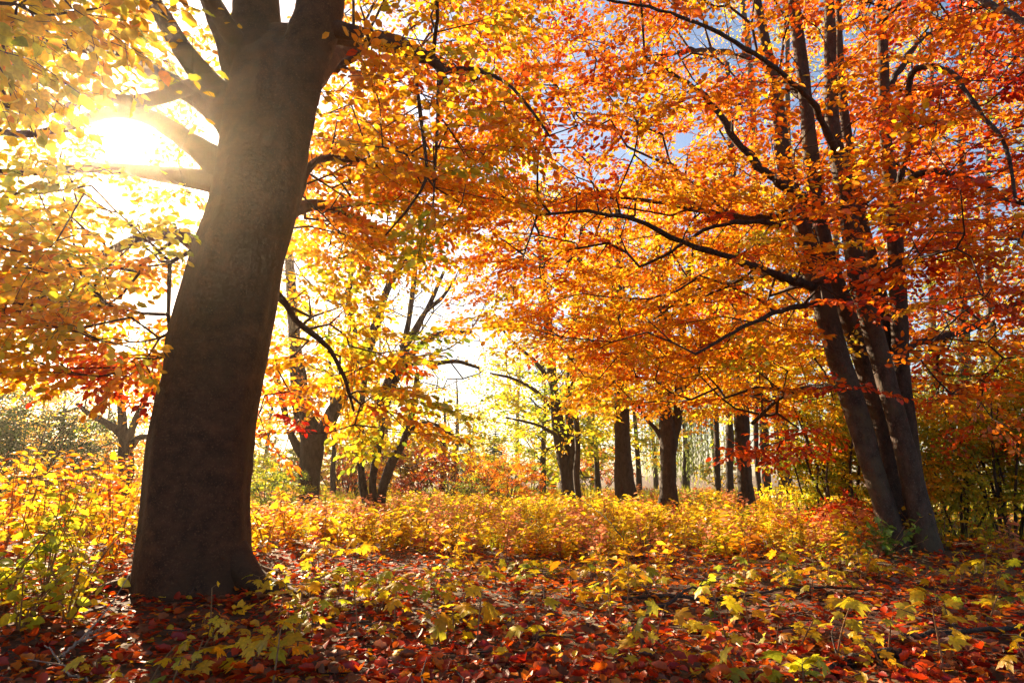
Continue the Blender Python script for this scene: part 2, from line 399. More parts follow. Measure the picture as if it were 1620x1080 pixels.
def region(x0, x1, y0, y1, d0, d1, n, t, ts, hole=None):
    X = rng.uniform(x0, x1, n); Y = rng.uniform(y0, y1, n); D = d0+(d1-d0)*rng.random(n)**.85
    P = np.array([at(a, b, c) for a, b, c in zip(X, Y, D)]); T = rng.normal(t, ts, n)
    m = np.ones(n, bool)
    for (hx, hy, hr, pr) in (hole or []):
        m &= ~((np.hypot(X-hx, Y-hy) < hr) & (rng.random(n) < pr))
    m &= P[:, 2] > gz(P[:, 0], P[:, 1])+.25
    return P[m], T[m]
def cat(*regs):
    return np.vstack([r[0] for r in regs]), np.concatenate([r[1] for r in regs])
def trace(rows, D, n=None, dd=0.0):
    """rows of (px, py, half width px[, D]) -> world points and radii"""
    out = []
    for k, r in enumerate(rows):
        d = r[3] if len(r) > 3 else D+dd*k
        p = at(r[0], r[1], d); out.append([*p, r[2]*zc(p)/FPX])
    out = np.array(out)
    n = n or max(8, int(np.sum(np.linalg.norm(np.diff(out[:, :3], axis=0), axis=1))/.12))
    s = spline(out, n); return s[:, :3], np.maximum(s[:, 3], .003)

# ------------------------------------------------------------------ the big beech
def big_beech():
    D = 4.86; base = at(312, 950, D); base[2] = gz(base[0], base[1])
    root = empty('beech_tree', base, 'massive dark single-trunk beech with limbs reaching across the sun', 'tree', None)
    sk = Skel()
    global TRK
    rows = TRK = [(217, 412, 978), (218, 402, 950), (219, 397, 925), (220, 396, 900), (226, 393, 850), (232, 391, 800), (236, 393, 750), (241, 397, 700), (251, 404, 650), (264, 413, 600), (270, 422, 555),
            (280, 430, 510), (293, 439, 465), (311, 448, 400), (327, 461, 350), (338, 474, 300), (346, 486, 250), (351, 494, 200), (356, 503, 150), (364, 517, 105), (374, 512, 80), (398, 500, 60), (432, 482, 47)]
    pts, rad = trace([((a+b)/2., y, (b-a)/2.*.955) for a, b, y in rows], D, 170)
    def flare(t, th):
        f = np.exp(-t*26)
        k = 1-.60*np.clip((t-.68)/.25, 0, 1)**1.5; e = 1/np.sqrt(np.sin(th)**2+(np.cos(th)/k)**2)
        for (t0, a0, am, st, sa) in ((.46, 4.55, .10, .012, .30), (.30, 1.9, .05, .02, .3), (.57, .5, .05, .010, .20), (.38, 5.6, .05, .012, .22), (.66, 1.2, .06, .014, .25), (.72, 5.9, .05, .012, .2), (.20, .2, .045, .02, .25), (.80, 1.75, .07, .02, .3)):
            dth = np.angle(np.exp(1j*(th-a0))); g = np.exp(-((t-t0)/st)**2/2-(dth/sa)**2/2); e = e+am*g-am*.9*np.exp(-((t-t0)/(st*.4))**2/2-(dth/(sa*.4))**2/2)
        return e+f*(.16*np.maximum(0, np.cos(2.0*(th-2.4)))+.20*np.maximum(0, np.cos(1.5*(th-4.6)))+.10*np.cos(5*th+1))+.018*np.cos(3*th+t*9)*(1-f)+.016*np.cos(8*th+2.2*np.sin(t*5)+t*3)+.010*np.cos(13*th-3*t+2*np.sin(9*t))
    mb = MB(); tube(mb, pts, rad, 72, .012, 2.0, flare=flare)
    trunk = mb.build('trunk', M_BEECH, root, base)
    for k, (a, ln, r0) in enumerate([(-.20, .74, .13), (-2.95, .66, .12), (1.2, .8, .12)]):   # surface roots
        d = np.array([math.cos(a), math.sin(a)]); pr = []
        for q, h in ((.22, .30), (.36, .15), (.50, .05), (.66, .005), (.9, -.05)):
            x, y = base[0]+d[0]*q*ln/.75, base[1]+d[1]*q*ln/.75; pr.append([x, y, gz(x, y)+h, r0*(1.15-q*.85)])
        pr = spline(pr, 16); mb = MB(); tube(mb, pr[:, :3], pr[:, 3], 14, .05, k); mb.build('root', M_BEECH, root, base)
    limbs = {
     'stem_l': [(428, 230, 30), (414, 160, 36), (404, 105, 38.5), (404, 50, 37), (405, 0, 34.5), (392, -90, 30), (375, -230, 22), (368, -360, 12, 4.6)],
     'stem_r': [(450, 230, 30), (466, 160, 36), (478, 105, 38.5), (496, 50, 37), (510, 0, 34.5), (528, -90, 29), (556, -230, 20), (590, -360, 10, 4.4)],
     'upper_left': [(392, 150, 26), (375, 105, 23), (358, 60, 19), (340, 20, 17), (318, -40, 14, 4.7), (280, -120, 9, 4.4), (220, -190, 5, 4.0)],
     'fork': [(380, 205, 34), (352, 160, 25), (322, 122, 19), (286, 76, 16), (260, 30, 14), (240, 0, 13, 4.7), (205, -70, 10, 4.4), (150, -140, 6, 4.0)],
     'fork_arm': [(330, 128, 15), (300, 138, 12), (255, 153, 11, 4.7), (205, 160, 9, 4.5), (150, 152, 7, 4.2), (90, 175, 5, 3.9), (0, 166, 4, 3.6), (-90, 160, 3, 3.3)],
     'middle_left': [(395, 300, 34), (350, 262, 25), (315, 236, 19), (275, 208, 15), (230, 183, 12, 5.1), (170, 178, 9, 5.3), (110, 200, 7, 5.5), (50, 212, 6, 5.6), (0, 208, 5, 5.8), (-80, 190, 3, 6.0)],
     'lower_left': [(390, 320, 32), (345, 292, 18), (290, 280, 15), (225, 272, 11, 5.0), (150, 266, 8, 5.2), (70, 271, 6, 5.3), (0, 272, 5, 5.4), (-90, 262, 3, 5.6)],
     'far_left': [(402, 250, 20), (340, 180, 16, 5.4), (270, 130, 13, 6.0), (180, 85, 10, 6.4), (90, 70, 8, 6.4), (20, 62, 8, 6.0), (-60, 40, 5, 5.8)],
     'right_limb': [(505, 40, 17), (545, 50, 13), (580, 58, 12), (620, 74, 11), (655, 88, 10), (682, 93, 9), (700, 116, 7), (697, 140, 5)],
     'right_reach': [(690, 104, 5), (705, 114, 5), (735, 108, 4.2), (770, 116, 3.6, 4.7), (802, 132, 3, 4.6), (832, 162, 2.5, 4.5), (870, 216, 2, 4.4)],
     'right_back': [(505, 60, 9), (575, 72, 7, 5.2), (552, 95, 5.5, 5.5), (530, 116, 4, 5.7)],
     'hang_a': [(655, 90, 4), (660, 140, 3.4, 4.8), (668, 205, 3, 4.8), (675, 275, 2.6, 4.7), (655, 318, 2.2, 4.7), (610, 372, 1.6, 4.8)],
     'hang_b': [(684, 95, 3.4), (692, 20, 3, 4.5), (690, -30, 3, 4.3)], 
     'hang_c': [(694, 110, 3), (692, 180, 2.6, 4.7), (690, 240, 2.2, 4.7), (686, 295, 1.6, 4.7)],
     'droop': [(418, 455, 9, 5.1), (443, 470, 6, 5.3), (472, 512, 5, 5.3), (515, 546, 4, 5.2), (542, 592, 3, 5.1), (560, 650, 2, 5.1)],
     'side_right': [(465, 330, 8, 5.0), (488, 268, 6, 5.3), (520, 250, 5, 5.8), (600, 262, 4, 6.4), (690, 300, 3, 7.0)],
     'behind_right': [(470, 160, 20, 5.0), (530, 90, 14, 6.0), (600, 60, 11, 7.0), (680, 90, 8, 7.8), (760, 130, 5, 8.4)],
     'behind_low': [(420, 380, 15, 5.0), (470, 330, 11, 5.8), (530, 330, 8, 6.6), (600, 370, 6, 7.4)],
     'left_low': [(330, 400, 14, 5.0), (270, 370, 10, 5.6), (190, 390, 8, 6.3), (110, 440, 6, 6.8), (20, 500, 4, 7.0)],
     'overhead': [(370, 60, 16, 4.6), (290, -60, 12, 3.9), (180, -120, 9, 3.1), (60, -130, 7, 2.6), (-60, -60, 4, 2.3)],
    }
    for k, rows in limbs.items():
        p, r = trace(rows, D); p[3:-1] += rng.normal(0, .16 if r.max() < .07 else .03, (len(p)-4, 3))*r[3:-1, None]
        mb = MB(); tube(mb, p, r*(1+(.10 if r.max() < .07 else .012)*np.sin(np.arange(len(r))*1.7+len(k))), 20 if r.max() > .08 else (12 if r.max() > .03 else 7), .03, len(k)); mb.build('limb', M_BEECH if r.max() > .03 else M_TWIG, root, base)
        sk.chain(p[2:], r[2:])
    sun = [(205, 220, 80, .93), (205, 220, 150, .4)]
    P, T = cat(
        region(-170, 230, -220, 100, 2.1, 3.6, 76, .80, .08),
        region(-250, 335, 60, 430, 3.6, 6.5, 190, .84, .10, sun+[(230, 370, 70, .5), (290, 100, 50, .6)]),
        region(-300, 345, 40, 450, 6.0, 9.5, 270, .86, .10, [(205, 220, 60, .95), (205, 220, 110, .3), (185, 370, 40, .6), (275, 400, 35, .6)]),
        region(-250, 270, 400, 600, 4.2, 7.0, 210, .74, .12),
        region(130, 250, 560, 620, 5.0, 6.5, 16, .28, .12),
        region(520, 780, -150, 330, 4.0, 9.0, 260, .66, .15, [(575, 60, 40, .7), (745, 170, 40, .7), (600, 330, 30, .5)]),
        region(450, 700, 220, 410, 5.0, 9.0, 150, .68, .15, [(620, 350, 45, .6)]),
        region(450, 560, 440, 600, 4.9, 6.2, 20, .86, .14), region(540, 650, 520, 690, 4.9, 6.2, 28, .86, .17),
        region(400, 470, 560, 700, 5.2, 7, 12, .45, .2),
        region(-300, 900, -500, -150, 3.5, 7, 110, .6, .15))
    sk.grow(P, zmin=base[2]+1.4, rmax=.020)
    LV, TW = dress(sk, T, .10, 1.0, fine=True)
    # the clear view of the trunk: few twigs grow on its near side
    px, py, d = proj(LV[0]); ys = np.array([r[2] for r in TRK])[::-1]
    l_ = np.interp(py, ys, np.array([r[0] for r in TRK])[::-1]); r_ = np.interp(py, ys, np.array([r[1] for r in TRK])[::-1])
    drop = (LV[0][:, 1] < D+.1) & (px > l_-8) & (px < r_+8)
    drop |= (LV[0][:, 1] < D+.3) & (px > 225) & (px < 560) & (py < 330) & (rng.random(len(px)) < .8)
    drop |= (np.hypot(px-205, py-220) < 48) & (rng.random(len(px)) < .9)
    LV = [a[~drop] for a in LV]
    q0 = proj(TW[0])[0]; q1 = proj(TW[0])[1]; l2 = np.interp(q1, ys, np.array([r[0] for r in TRK])[::-1]); r2 = np.interp(q1, ys, np.array([r[1] for r in TRK])[::-1])
    kt = ~((TW[0][:, 1] < D+.1) & (q0 > l2-8) & (q0 < r2+8)); TW = tuple(a[kt] for a in TW)
    finish_tree(root, base, sk, LV, TW, 300)
big_beech()

# ------------------------------------------------------------------ the multi-stemmed beech on the right
def clump_beech():
    D = 7.1; base = at(1440, 885, D); base[2] = gz(base[0], base[1])
    root = empty('beech_tree', base, 'leaning multi-stemmed tree with five slim trunks and fiery orange leaves', 'tree')
    sk = Skel()
    stems = [
     [(1427, 892, 22), (1414, 850, 19), (1402, 809, 17), (1382, 745, 16.5), (1358, 665, 17), (1338, 600, 17), (1316, 530, 17), (1294, 444, 16), (1272, 365, 15), (1250, 295, 13), (1238, 240, 11), (1228, 150, 9), (1205, 40, 7), (1180, -80, 5), (1150, -200, 3)],
     [(1432, 892, 24, 7.2), (1424, 830, 20, 7.25), (1412, 755, 18, 7.3), (1394, 670, 16.5, 7.35), (1372, 590, 16, 7.4), (1346, 510, 14.5, 7.4), (1321, 444, 13, 7.4), (1300, 370, 13, 7.5), (1285, 270, 12, 7.5), (1275, 160, 10, 7.5), (1263, 60, 9, 7.5), (1250, -40, 7, 7.5), (1235, -180, 4, 7.5)],
     [(1474, 892, 25, 6.95), (1464, 850, 19, 6.95), (1450, 790, 17, 6.95), (1434, 720, 15.5, 6.95), (1412, 640, 15, 7.0), (1386, 540, 14.5, 7.0), (1358, 444, 14, 7.0), (1338, 311, 13, 7.0), (1318, 205, 11, 7.0), (1314, 110, 9, 7.0), (1312, 20, 8, 7.0), (1300, -120, 5, 7.0)],
     [(1455, 890, 20, 7.4), (1440, 800, 18, 7.4), (1425, 700, 16, 7.5), (1408, 600, 14, 7.5), (1398, 530, 13, 7.5), (1386, 444, 11, 7.5), (1366, 360, 9, 7.6), (1345, 250, 8, 7.7), (1330, 120, 6, 7.8), (1326, -20, 4, 7.9)],
     [(1462, 888, 20, 7.25), (1450, 800, 17, 7.3), (1436, 700, 15, 7.3), (1427, 600, 13, 7.3), (1423, 520, 12, 7.3), (1420, 444, 12, 7.3), (1410, 311, 11, 7.3), (1401, 222, 9, 7.3), (1398, 133, 8, 7.3), (1394, 0, 7, 7.3), (1385, -150, 4, 7.3)]]
    for k, rows in enumerate(stems):
        p, r = trace(rows, D)
        mb = MB(); tube(mb, p, r, 24, .035, k*1.7, flare=lambda t, th: 1+.35*np.exp(-t*40)*(1+.5*np.cos(3*th))); mb.build('trunk', M_STEM, root, base)
        sk.chain(p[6:], r[6:])
    limbs = [
     [(1292, 455, 8), (1262, 446, 7, 6.9), (1230, 435, 6, 6.8), (1160, 410, 5, 6.6), (1080, 382, 4.4, 6.4), (1000, 347, 3.6, 6.2), (930, 335, 2.6, 6.1), (850, 340, 1.8, 6.0)],
     [(1308, 338, 8), (1265, 310, 7.5, 7.0), (1225, 285, 7, 6.8), (1180, 240, 6, 6.6), (1132, 172, 5, 6.4), (1085, 130, 3.5, 6.2), (1020, 90, 2.5, 6.0)],
     [(1258, 325, 6), (1210, 345, 5, 7.4), (1120, 335, 4, 7.8), (1040, 320, 3, 8.2), (910, 305, 2, 8.6)],
     [(1245, 360, 5), (1190, 350, 4, 7.0), (1120, 362, 3, 6.8), (1060, 400, 2, 6.6)],
     [(1430, 290, 6, 7.3), (1470, 270, 5, 7.0), (1540, 285, 4.2, 6.6), (1600, 318, 3.4, 6.2), (1680, 330, 2.5, 6)],
     [(1412, 330, 6, 7.3), (1440, 220, 5, 6.8), (1440, 120, 4.6, 6.4), (1500, 112, 4, 6.0), (1542, 168, 3.6, 5.7), (1590, 232, 3, 5.5), (1606, 312, 2.4, 5.3)],
     [(1425, 560, 6, 7.3), (1460, 540, 5, 7.6), (1540, 520, 4.4, 8.0), (1600, 482, 3.6, 8.3), (1680, 450, 2.5, 8.6)],
     [(1345, 620, 5), (1300, 610, 4, 7.4), (1240, 625, 3.4, 7.9), (1190, 670, 2.8, 8.4)],
     [(1290, 445, 6, 7.2), (1230, 430, 5, 8.0), (1150, 450, 4, 9.0), (1060, 480, 3, 10.0), (980, 500, 2, 10.6)],
     [(1325, 250, 6, 7), (1290, 170, 5, 6.4), (1230, 110, 4, 5.8), (1150, 60, 3.4, 5.4), (1060, 20, 2.5, 5.2), (960, 0, 2, 5.1)],
     [(1276, 160, 6, 7.5), (1200, 100, 5, 8.4), (1100, 80, 4, 9.4), (980, 110, 3, 10.2), (860, 160, 2, 10.6)],
     [(1400, 150, 5, 7.3), (1460, 60, 4, 7.8), (1540, 40, 3, 8.4), (1640, 60, 2, 9)],
     [(1396, 30, 5, 7.3), (1460, -20, 5, 6.4), (1545, 0, 5, 5.4), (1620, 36, 4.6, 4.8), (1700, 80, 3, 4.4)],
     [(1300, 480, 5, 7.1), (1240, 490, 4, 6.7), (1170, 520, 3, 6.4), (1100, 560, 2.2, 6.2)]]
    for k, rows in enumerate(limbs):
        p, r = trace(rows, D); p[3:-1] += rng.normal(0, .30, (len(p)-4, 3))*r[3:-1, None]; mb = MB(); tube(mb, p, r*(1+.14*np.sin(np.arange(len(r))*1.9+k)), 9, .05, k); mb.build('limb', M_DARK, root, base); sk.chain(p[2:], r[2:])
    P, T = cat(
        region(740, 1160, -200, 330, 5.0, 11., 500, .56, .13, [(880, 260, 30, .8), (1160, 50, 60, .8)]),
        region(740, 1310, 280, 560, 6.0, 12., 540, .63, .13, [(790, 540, 45, .9), (960, 440, 30, .5)]),
        region(930, 1340, 510, 650, 7.0, 12., 240, .66, .14, [(1000, 690, 50, .8)]),
        region(1180, 1290, 650, 715, 7.0, 8.5, 12, .22, .1),
        region(1140, 1500, -200, 420, 5.6, 10., 390, .48, .12, [(1160, 50, 60, .8)]),
        region(1430, 1760, -200, 480, 5.0, 10., 420, .35, .13),
        region(1420, 1760, 440, 680, 6.6, 10., 160, .44, .14),
        region(1290, 1400, 430, 620, 6.3, 6.8, 10, .32, .08),
        region(800, 1800, -500, -200, 5, 9, 60, .4, .12))
    sk.grow(P, zmin=base[2]+1.7, rmax=.026)
    LV, TW = dress(sk, T, .085, 1.0, fine=True)
    finish_tree(root, base, sk, LV, TW, 300)
    # ivy on the foot
    b0 = at(1400, 890, 6.75); b0[2] = gz(b0[0], b0[1])
    iv = empty('ivy_clump', b0, 'small green ivy clump at the foot of the leaning multi-stemmed tree', 'ivy')
    mb = MB()
    ends = np.array([[rng.normal(0, .16), rng.normal(0, .10), rng.uniform(.05, .38)] for _ in range(30)])
    segs(mb, np.zeros((30, 3)), ends, np.full(30, .004), np.full(30, .002), 4); mb.build('stem', M_HERB, iv)
    for e in ends:
        for k in range(3):
            single_leaf('leaf', MP[k], iv, e*(1-.2*k)+rng.normal(0, .02, 3), rng.normal(0, 1, 3)*[1, 1, .3], unit(np.array([0, -.6, .8])+rng.normal(0, .4, 3)), rng.uniform(.05, .09), leafcol(rng.normal(1.32, .08)))
clump_beech()

# ------------------------------------------------------------------ other trees of the clearing
def forest_tree(name, label, stems, D, P, T, bark=M_DARK, lib=None, leafscale=1.3, scale=1.2, spread=.1, keep=1.0, group=None, zmin=1.2, bf=.22, lo=.72, hi=1.1, extra=None, tip=.006, cat_='tree', lay=.25):
    """stems: traced rows; the first is the main trunk, the rest are parts of the same tree"""
    px, py = stems[0][0][:2]; d0 = stems[0][0][3] if len(stems[0][0]) > 3 else D
    base = at(px, py, d0); base[2] = gz(base[0], base[1])
    root = empty(name, base, label, cat_, group); sk = Skel()
    for k, rows in enumerate(stems):
        p, r = trace(rows, D)
        if k == 0 or rows[0][1] > py-12:
            p = p.copy(); dz = gz(p[0][0], p[0][1])-.05-p[0][2]; w = np.linspace(1, 0, len(p))[:, None]**2; p[:, 2:3] += dz*w
        mb = MB(); tube(mb, p, r, 16 if r.max() > .1 else 8, .08, k*2.1, flare=(lambda t, th: 1+.16*np.exp(-t*26)*(1+.6*np.cos(4*th))) if rows[0][1] > py-12 else None)
        mb.build('trunk' if rows[0][1] > py-12 else 'limb', bark, root, base)
        sk.chain(p[1:], r[1:])
    sk.grow(P, bf=bf, zmin=base[2]+zmin, step=.5, wob=.08, tip=tip)
    LV, TW = dress(sk, T, spread, scale, lib, leafscale, lay, keep)
    finish_tree(root, base, sk, LV, TW, 0, lo, hi)
    return root

R_ = region
forest_tree('maple_tree', 'stout forked tree right behind the massive trunk, yellow leaves', [
    [(492, 800, 19), (490, 760, 17.5), (492, 720, 17.5), (494, 690, 18), (482, 655, 14), (474, 610, 13), (466, 540, 10), (460, 440, 7), (450, 320, 4)],
    [(496, 705, 13), (520, 665, 11), (545, 620, 10), (572, 570, 8), (592, 520, 7), (612, 460, 6), (640, 410, 5), (668, 388, 3)],
    [(478, 720, 7), (462, 690, 6), (452, 660, 5), (440, 600, 3)],
    [(548, 615, 7), (560, 540, 6), (552, 470, 5), (560, 400, 3)]], 15.0,
    *cat(R_(400, 600, 300, 560, 13, 18, 95, .76, .14), R_(420, 560, 540, 680, 13, 17, 45, .72, .14)), leafscale=1.5, scale=1.5)
forest_tree('maple_tree', 'many-stemmed spreading tree with bare dark arching boughs', [
    [(603, 798, 8), (606, 760, 7.5), (622, 722, 7), (640, 690, 6), (655, 640, 5), (660, 590, 4)],
    [(584, 795, 6), (573, 740, 6), (570, 690, 5.5), (572, 640, 5), (580, 580, 4.4), (600, 510, 3.6), (618, 440, 3)],
    [(597, 797, 7), (590, 750, 6), (598, 700, 6), (608, 650, 5.5), (622, 600, 5), (640, 540, 4.5), (652, 470, 4), (660, 400, 3)],
    [(615, 625, 6), (640, 575, 5.4), (672, 540, 5), (705, 526, 4), (745, 526, 2.6)],
    [(600, 640, 6), (620, 592, 6), (655, 574, 5), (690, 574, 4), (725, 572, 3.4), (758, 582, 2)],
    [(622, 600, 5), (650, 540, 4.4), (680, 480, 3.6), (702, 430, 2.6)],
    [(632, 570, 5), (668, 500, 4), (700, 470, 3), (720, 440, 2)],
    [(640, 690, 4), (672, 668, 3), (705, 680, 2.4), (730, 705, 1.6)]], 16.0,
    *cat(R_(560, 770, 400, 640, 14, 19, 130, .92, .10), R_(560, 720, 620, 740, 15, 18, 26, .95, .1)), lib=SPARSE, leafscale=1.1, scale=1.7, keep=.45, tip=.0075)
forest_tree('apple_tree', 'small low spreading tree with crooked boughs between the dark hedge and the massive trunk', [
    [(204, 742, 11), (203, 718, 10), (204, 700, 10), (196, 660, 7), (190, 620, 5), (186, 580, 3)],
    [(203, 704, 8), (188, 682, 6.5), (160, 664, 5), (138, 652, 4), (122, 638, 2.5)],
    [(205, 708, 6), (220, 692, 5), (240, 690, 4), (262, 682, 3)],
    [(204, 696, 6), (216, 660, 5), (232, 626, 4), (248, 590, 2.6)]], 13.0,
    *cat(R_(90, 300, 540, 670, 11.5, 15, 60, .80, .16)), lib=SPARSE, leafscale=1.1, scale=1.3, keep=.5, zmin=.7)
forest_tree('lime_tree', 'twin-trunked tree standing right of the orange bush, greenish yellow leaves', [
    [(902, 802, 14), (897, 760, 11), (889, 710, 10), (880, 655, 9), (874, 600, 8), (868, 520, 7), (858, 430, 5), (850, 300, 3)],
    [(905, 800, 12), (902, 750, 9), (902, 690, 8), (901, 620, 7.5), (905, 540, 6), (915, 440, 5), (925, 320, 3)],
    [(878, 650, 4), (850, 620, 3), (815, 600, 2.4), (775, 590, 1.5)],
    [(876, 610, 4), (845, 570, 3), (810, 540, 2.2), (780, 500, 1.5)],
    [(884, 690, 3), (850, 672, 2.2), (800, 660, 1.5)]], 19.0,
    *cat(R_(780, 960, 300, 600, 16, 23, 110, .92, .12), R_(830, 960, 600, 700, 17, 22, 46, 1.0, .12), R_(850, 890, 660, 740, 20, 21.5, 14, 1.0, .1)), leafscale=1.6, scale=1.6, keep=.8)
forest_tree('lime_tree', 'thin bent sapling hugging the twin-trunked tree', [
    [(917, 803, 5.5), (912, 750, 5), (914, 700, 4.6), (909, 640, 4), (904, 580, 3), (912, 500, 2)]], 17.5,
    *cat(R_(870, 950, 480, 640, 16.5, 18.5, 20, .9, .1)), leafscale=1.4, scale=1.2, keep=.7)
forest_tree('oak_tree', 'pair of straight rough trunks grown close together amid yellow leaves', [
    [(999, 812, 15), (993, 770, 12), (988, 720, 11), (985, 660, 10), (985, 560, 9), (980, 420, 7), (975, 280, 4)],
    [(982, 806, 9), (980, 760, 7.5), (979, 690, 7), (978, 600, 6), (970, 480, 5), (960, 360, 3)]], 17.0,
    *cat(R_(900, 1060, 300, 640, 14, 20, 150, .72, .12)), leafscale=1.6, scale=1.5)
forest_tree('maple_tree', 'dark straight trunk forking low into three, seen against the yellow leaves', [
    [(1058, 824, 18), (1057, 780, 14), (1057, 730, 13), (1058, 695, 14), (1052, 650, 9), (1050, 600, 8), (1048, 500, 6), (1040, 360, 4)],
    [(1060, 705, 9), (1071, 670, 7), (1074, 620, 6.5), (1078, 560, 6), (1085, 460, 5), (1100, 380, 3)],
    [(1054, 705, 5), (1040, 682, 4), (1024, 664, 3), (1008, 640, 2)],
    [(1072, 640, 5), (1100, 560, 5), (1130, 500, 4), (1170, 440, 2.5)]], 14.5,
    *cat(R_(960, 1180, 360, 640, 12.5, 18, 160, .68, .12)), leafscale=1.5, scale=1.5)
for k, (rows, D, lab) in enumerate([
    ([(1182, 818, 15), (1179, 770, 12), (1175, 700, 11), (1171, 600, 10), (1166, 480, 8), (1160, 300, 6), (1150, 100, 4)], 16, 'thickest trunk of the row of straight trees before the pale open field'),
    ([(1157, 812, 7), (1155, 760, 6), (1155, 690, 6), (1152, 600, 5), (1148, 480, 4), (1140, 330, 3)], 22, 'medium trunk of the row of straight trees before the pale open field'),
    ([(1138, 812, 6), (1136, 760, 4.6), (1134, 690, 4.4), (1130, 600, 4), (1122, 470, 3)], 23, 'slimmest of the row of straight trunks before the pale open field'),
    ([(1206, 806, 5), (1200, 760, 4), (1196, 690, 4), (1198, 600, 3.4), (1205, 480, 2.6), (1210, 330, 2)], 20, 'thin wavy trunk rising beside the green thicket')]):
    w = 90-k*12
    forest_tree('linden_tree', lab, [rows], D, *cat(R_(1160-w-20*k, 1180+w-10*k, 250, 620, D-3, D+3, 70-12*k, .74, .12)), leafscale=1.5, scale=1.5)
# tall slender trees behind the multi-stemmed beech
tall = [(1238, 760, 7, 21, 'slender grey trunk behind the orange boughs, bare to high up'), (1320, 760, 6, 24, 'second slender trunk further back behind the leaning stems'),
        (1530, 770, 9, 19, 'tall straight trunk rising behind the dark thicket, yellow-green crown'), (1580, 770, 6, 23, 'narrow pale trunk in the wood behind the dark thicket'),
        (1660, 775, 9, 18, 'tall trunk at the near edge of the wood behind the dark thicket'), (1480, 760, 6, 26, 'distant slim trunk between leaning stems and the tall straight trunk')]
for k, (px, py, hw, D, lab) in enumerate(tall):
    s = rng.uniform(-18, 18)
    rows = [(px, py+25, hw*1.25), (px+s*.2, py-60, hw), (px+s*.5, py-200, hw*.9), (px+s, py-400, hw*.75), (px+s*.8, py-650, hw*.5), (px+s, py-800, hw*.3)]
    forest_tree('poplar_tree', lab, [rows], D, *cat(R_(px-110, px+110, -60, 420, D-3.5, D+3.5, 62, .88, .12), R_(px-90, px+90, 380, 640, D-3, D+3, 34, .96, .12)), leafscale=1.6, scale=1.7, bark=M_STEM, keep=.85)
forest_tree('birch_tree', 'tall bare-topped tree leaning against blue sky above the orange boughs', [
    [(1215, 800, 7), (1205, 600, 6), (1195, 300, 6), (1186, 100, 5), (1174, 0, 4.4), (1160, -140, 3)], 25,
    ][:1], 25, *cat(R_(1080, 1290, -100, 300, 22, 28, 60, .8, .12)), lib=SPARSE, leafscale=1.3, scale=1.7, keep=.5, bark=M_STEM, tip=.010)
forest_tree('young_tree', 'thin dark pole of a young tree between the stout forked tree and the boughs', [
    [(529, 775, 5), (527, 740, 4), (529, 690, 3.6), (524, 620, 3), (520, 520, 2)]], 22, *cat(R_(480, 570, 440, 640, 20.5, 23.5, 26, .6, .12)), leafscale=1.5, scale=1.4)

# ------------------------------------------------------------------ woodland at the far edge of the clearing
def far_tree(x, y, h, r, t, ts, n, sparse, label, group, crown_low=.25, wide=.28, name='woodland_tree'):
    base = np.array([x, y, gz(x, y)]); root = empty(name, base, label, 'tree', group); sk = Skel()
    m = 12; s = np.linspace(0, 1, m); ph = rng.uniform(0, 6)
    pts = base+np.stack([.03*h*np.sin(2.2*s+ph)*s, .02*h*np.cos(2*s+ph)*s, s*h*.92-.05], -1); rad = r*(1-.88*s)+.01
    mb = MB(); tube(mb, pts, rad, 8, .05, ph); mb.build('trunk', M_DARK, root, base); sk.chain(pts, rad)
    u = unit(rng.normal(0, 1, (n, 3)))*rng.random((n, 1))**.42
    hc = h*(crown_low+(1-crown_low)*.5); P = base+np.array([0, 0, hc])+u*np.array([h*wide, h*wide, h*(1-crown_low)*.5])
    sk.grow(P, bf=.2, up=.6, step=.8, wob=.12, tip=.012, zmin=base[2]+h*crown_low*.6)
    LV, TW = dress(sk, rng.normal(t, ts, n), .08, 2.6, SPARSE if sparse else SPRAYS, 2.6, .3, .8 if sparse else .8, thick=2.0)
    finish_tree(root, base, sk, LV, TW, 0, .6, 1.05); return root
FAR = []
for k in range(50):
    ang = math.radians(rng.uniform(-52, 52)); D = rng.uniform(30, 62); x = D*math.tan(ang)
    px = 810+FPX*x/(D*.98)
    if 768 < px < 800 or 1060 < px < 1130 or 930 < px < 1060 and D < 40: continue
    if abs(math.degrees(ang)+33.9) < 9 and D < 45: continue
    right = px > 1150; FAR.append((x, D, right))
for (x, D, right) in FAR:
    sp = (rng.random() < (.35 if right else .5))
    h = rng.uniform(7, 11) if not right else rng.uniform(11, 17)
    t = rng.uniform(.75, 1.15) if not sp else rng.uniform(.6, .95)
    lab = ('half-bare thin-crowned tree of the far woodland' if sp else 'leafy yellow-green tree of the far woodland')
    px = 810+FPX*x/D; wh = ' behind the massive trunk' if px < 380 else (' behind the many-stemmed spreading tree' if px < 760 else (' behind the twin-trunked tree' if px < 960 else (' behind the row of straight trunks' if px < 1230 else ' behind the dark thicket')))
    lab += wh
    far_tree(x, D, h, rng.uniform(.12, .22), t, .08, 46 if not sp else 34, sp, lab, ('half-bare trees of the far woodland' if sp else 'leafy trees of the far woodland')+wh)

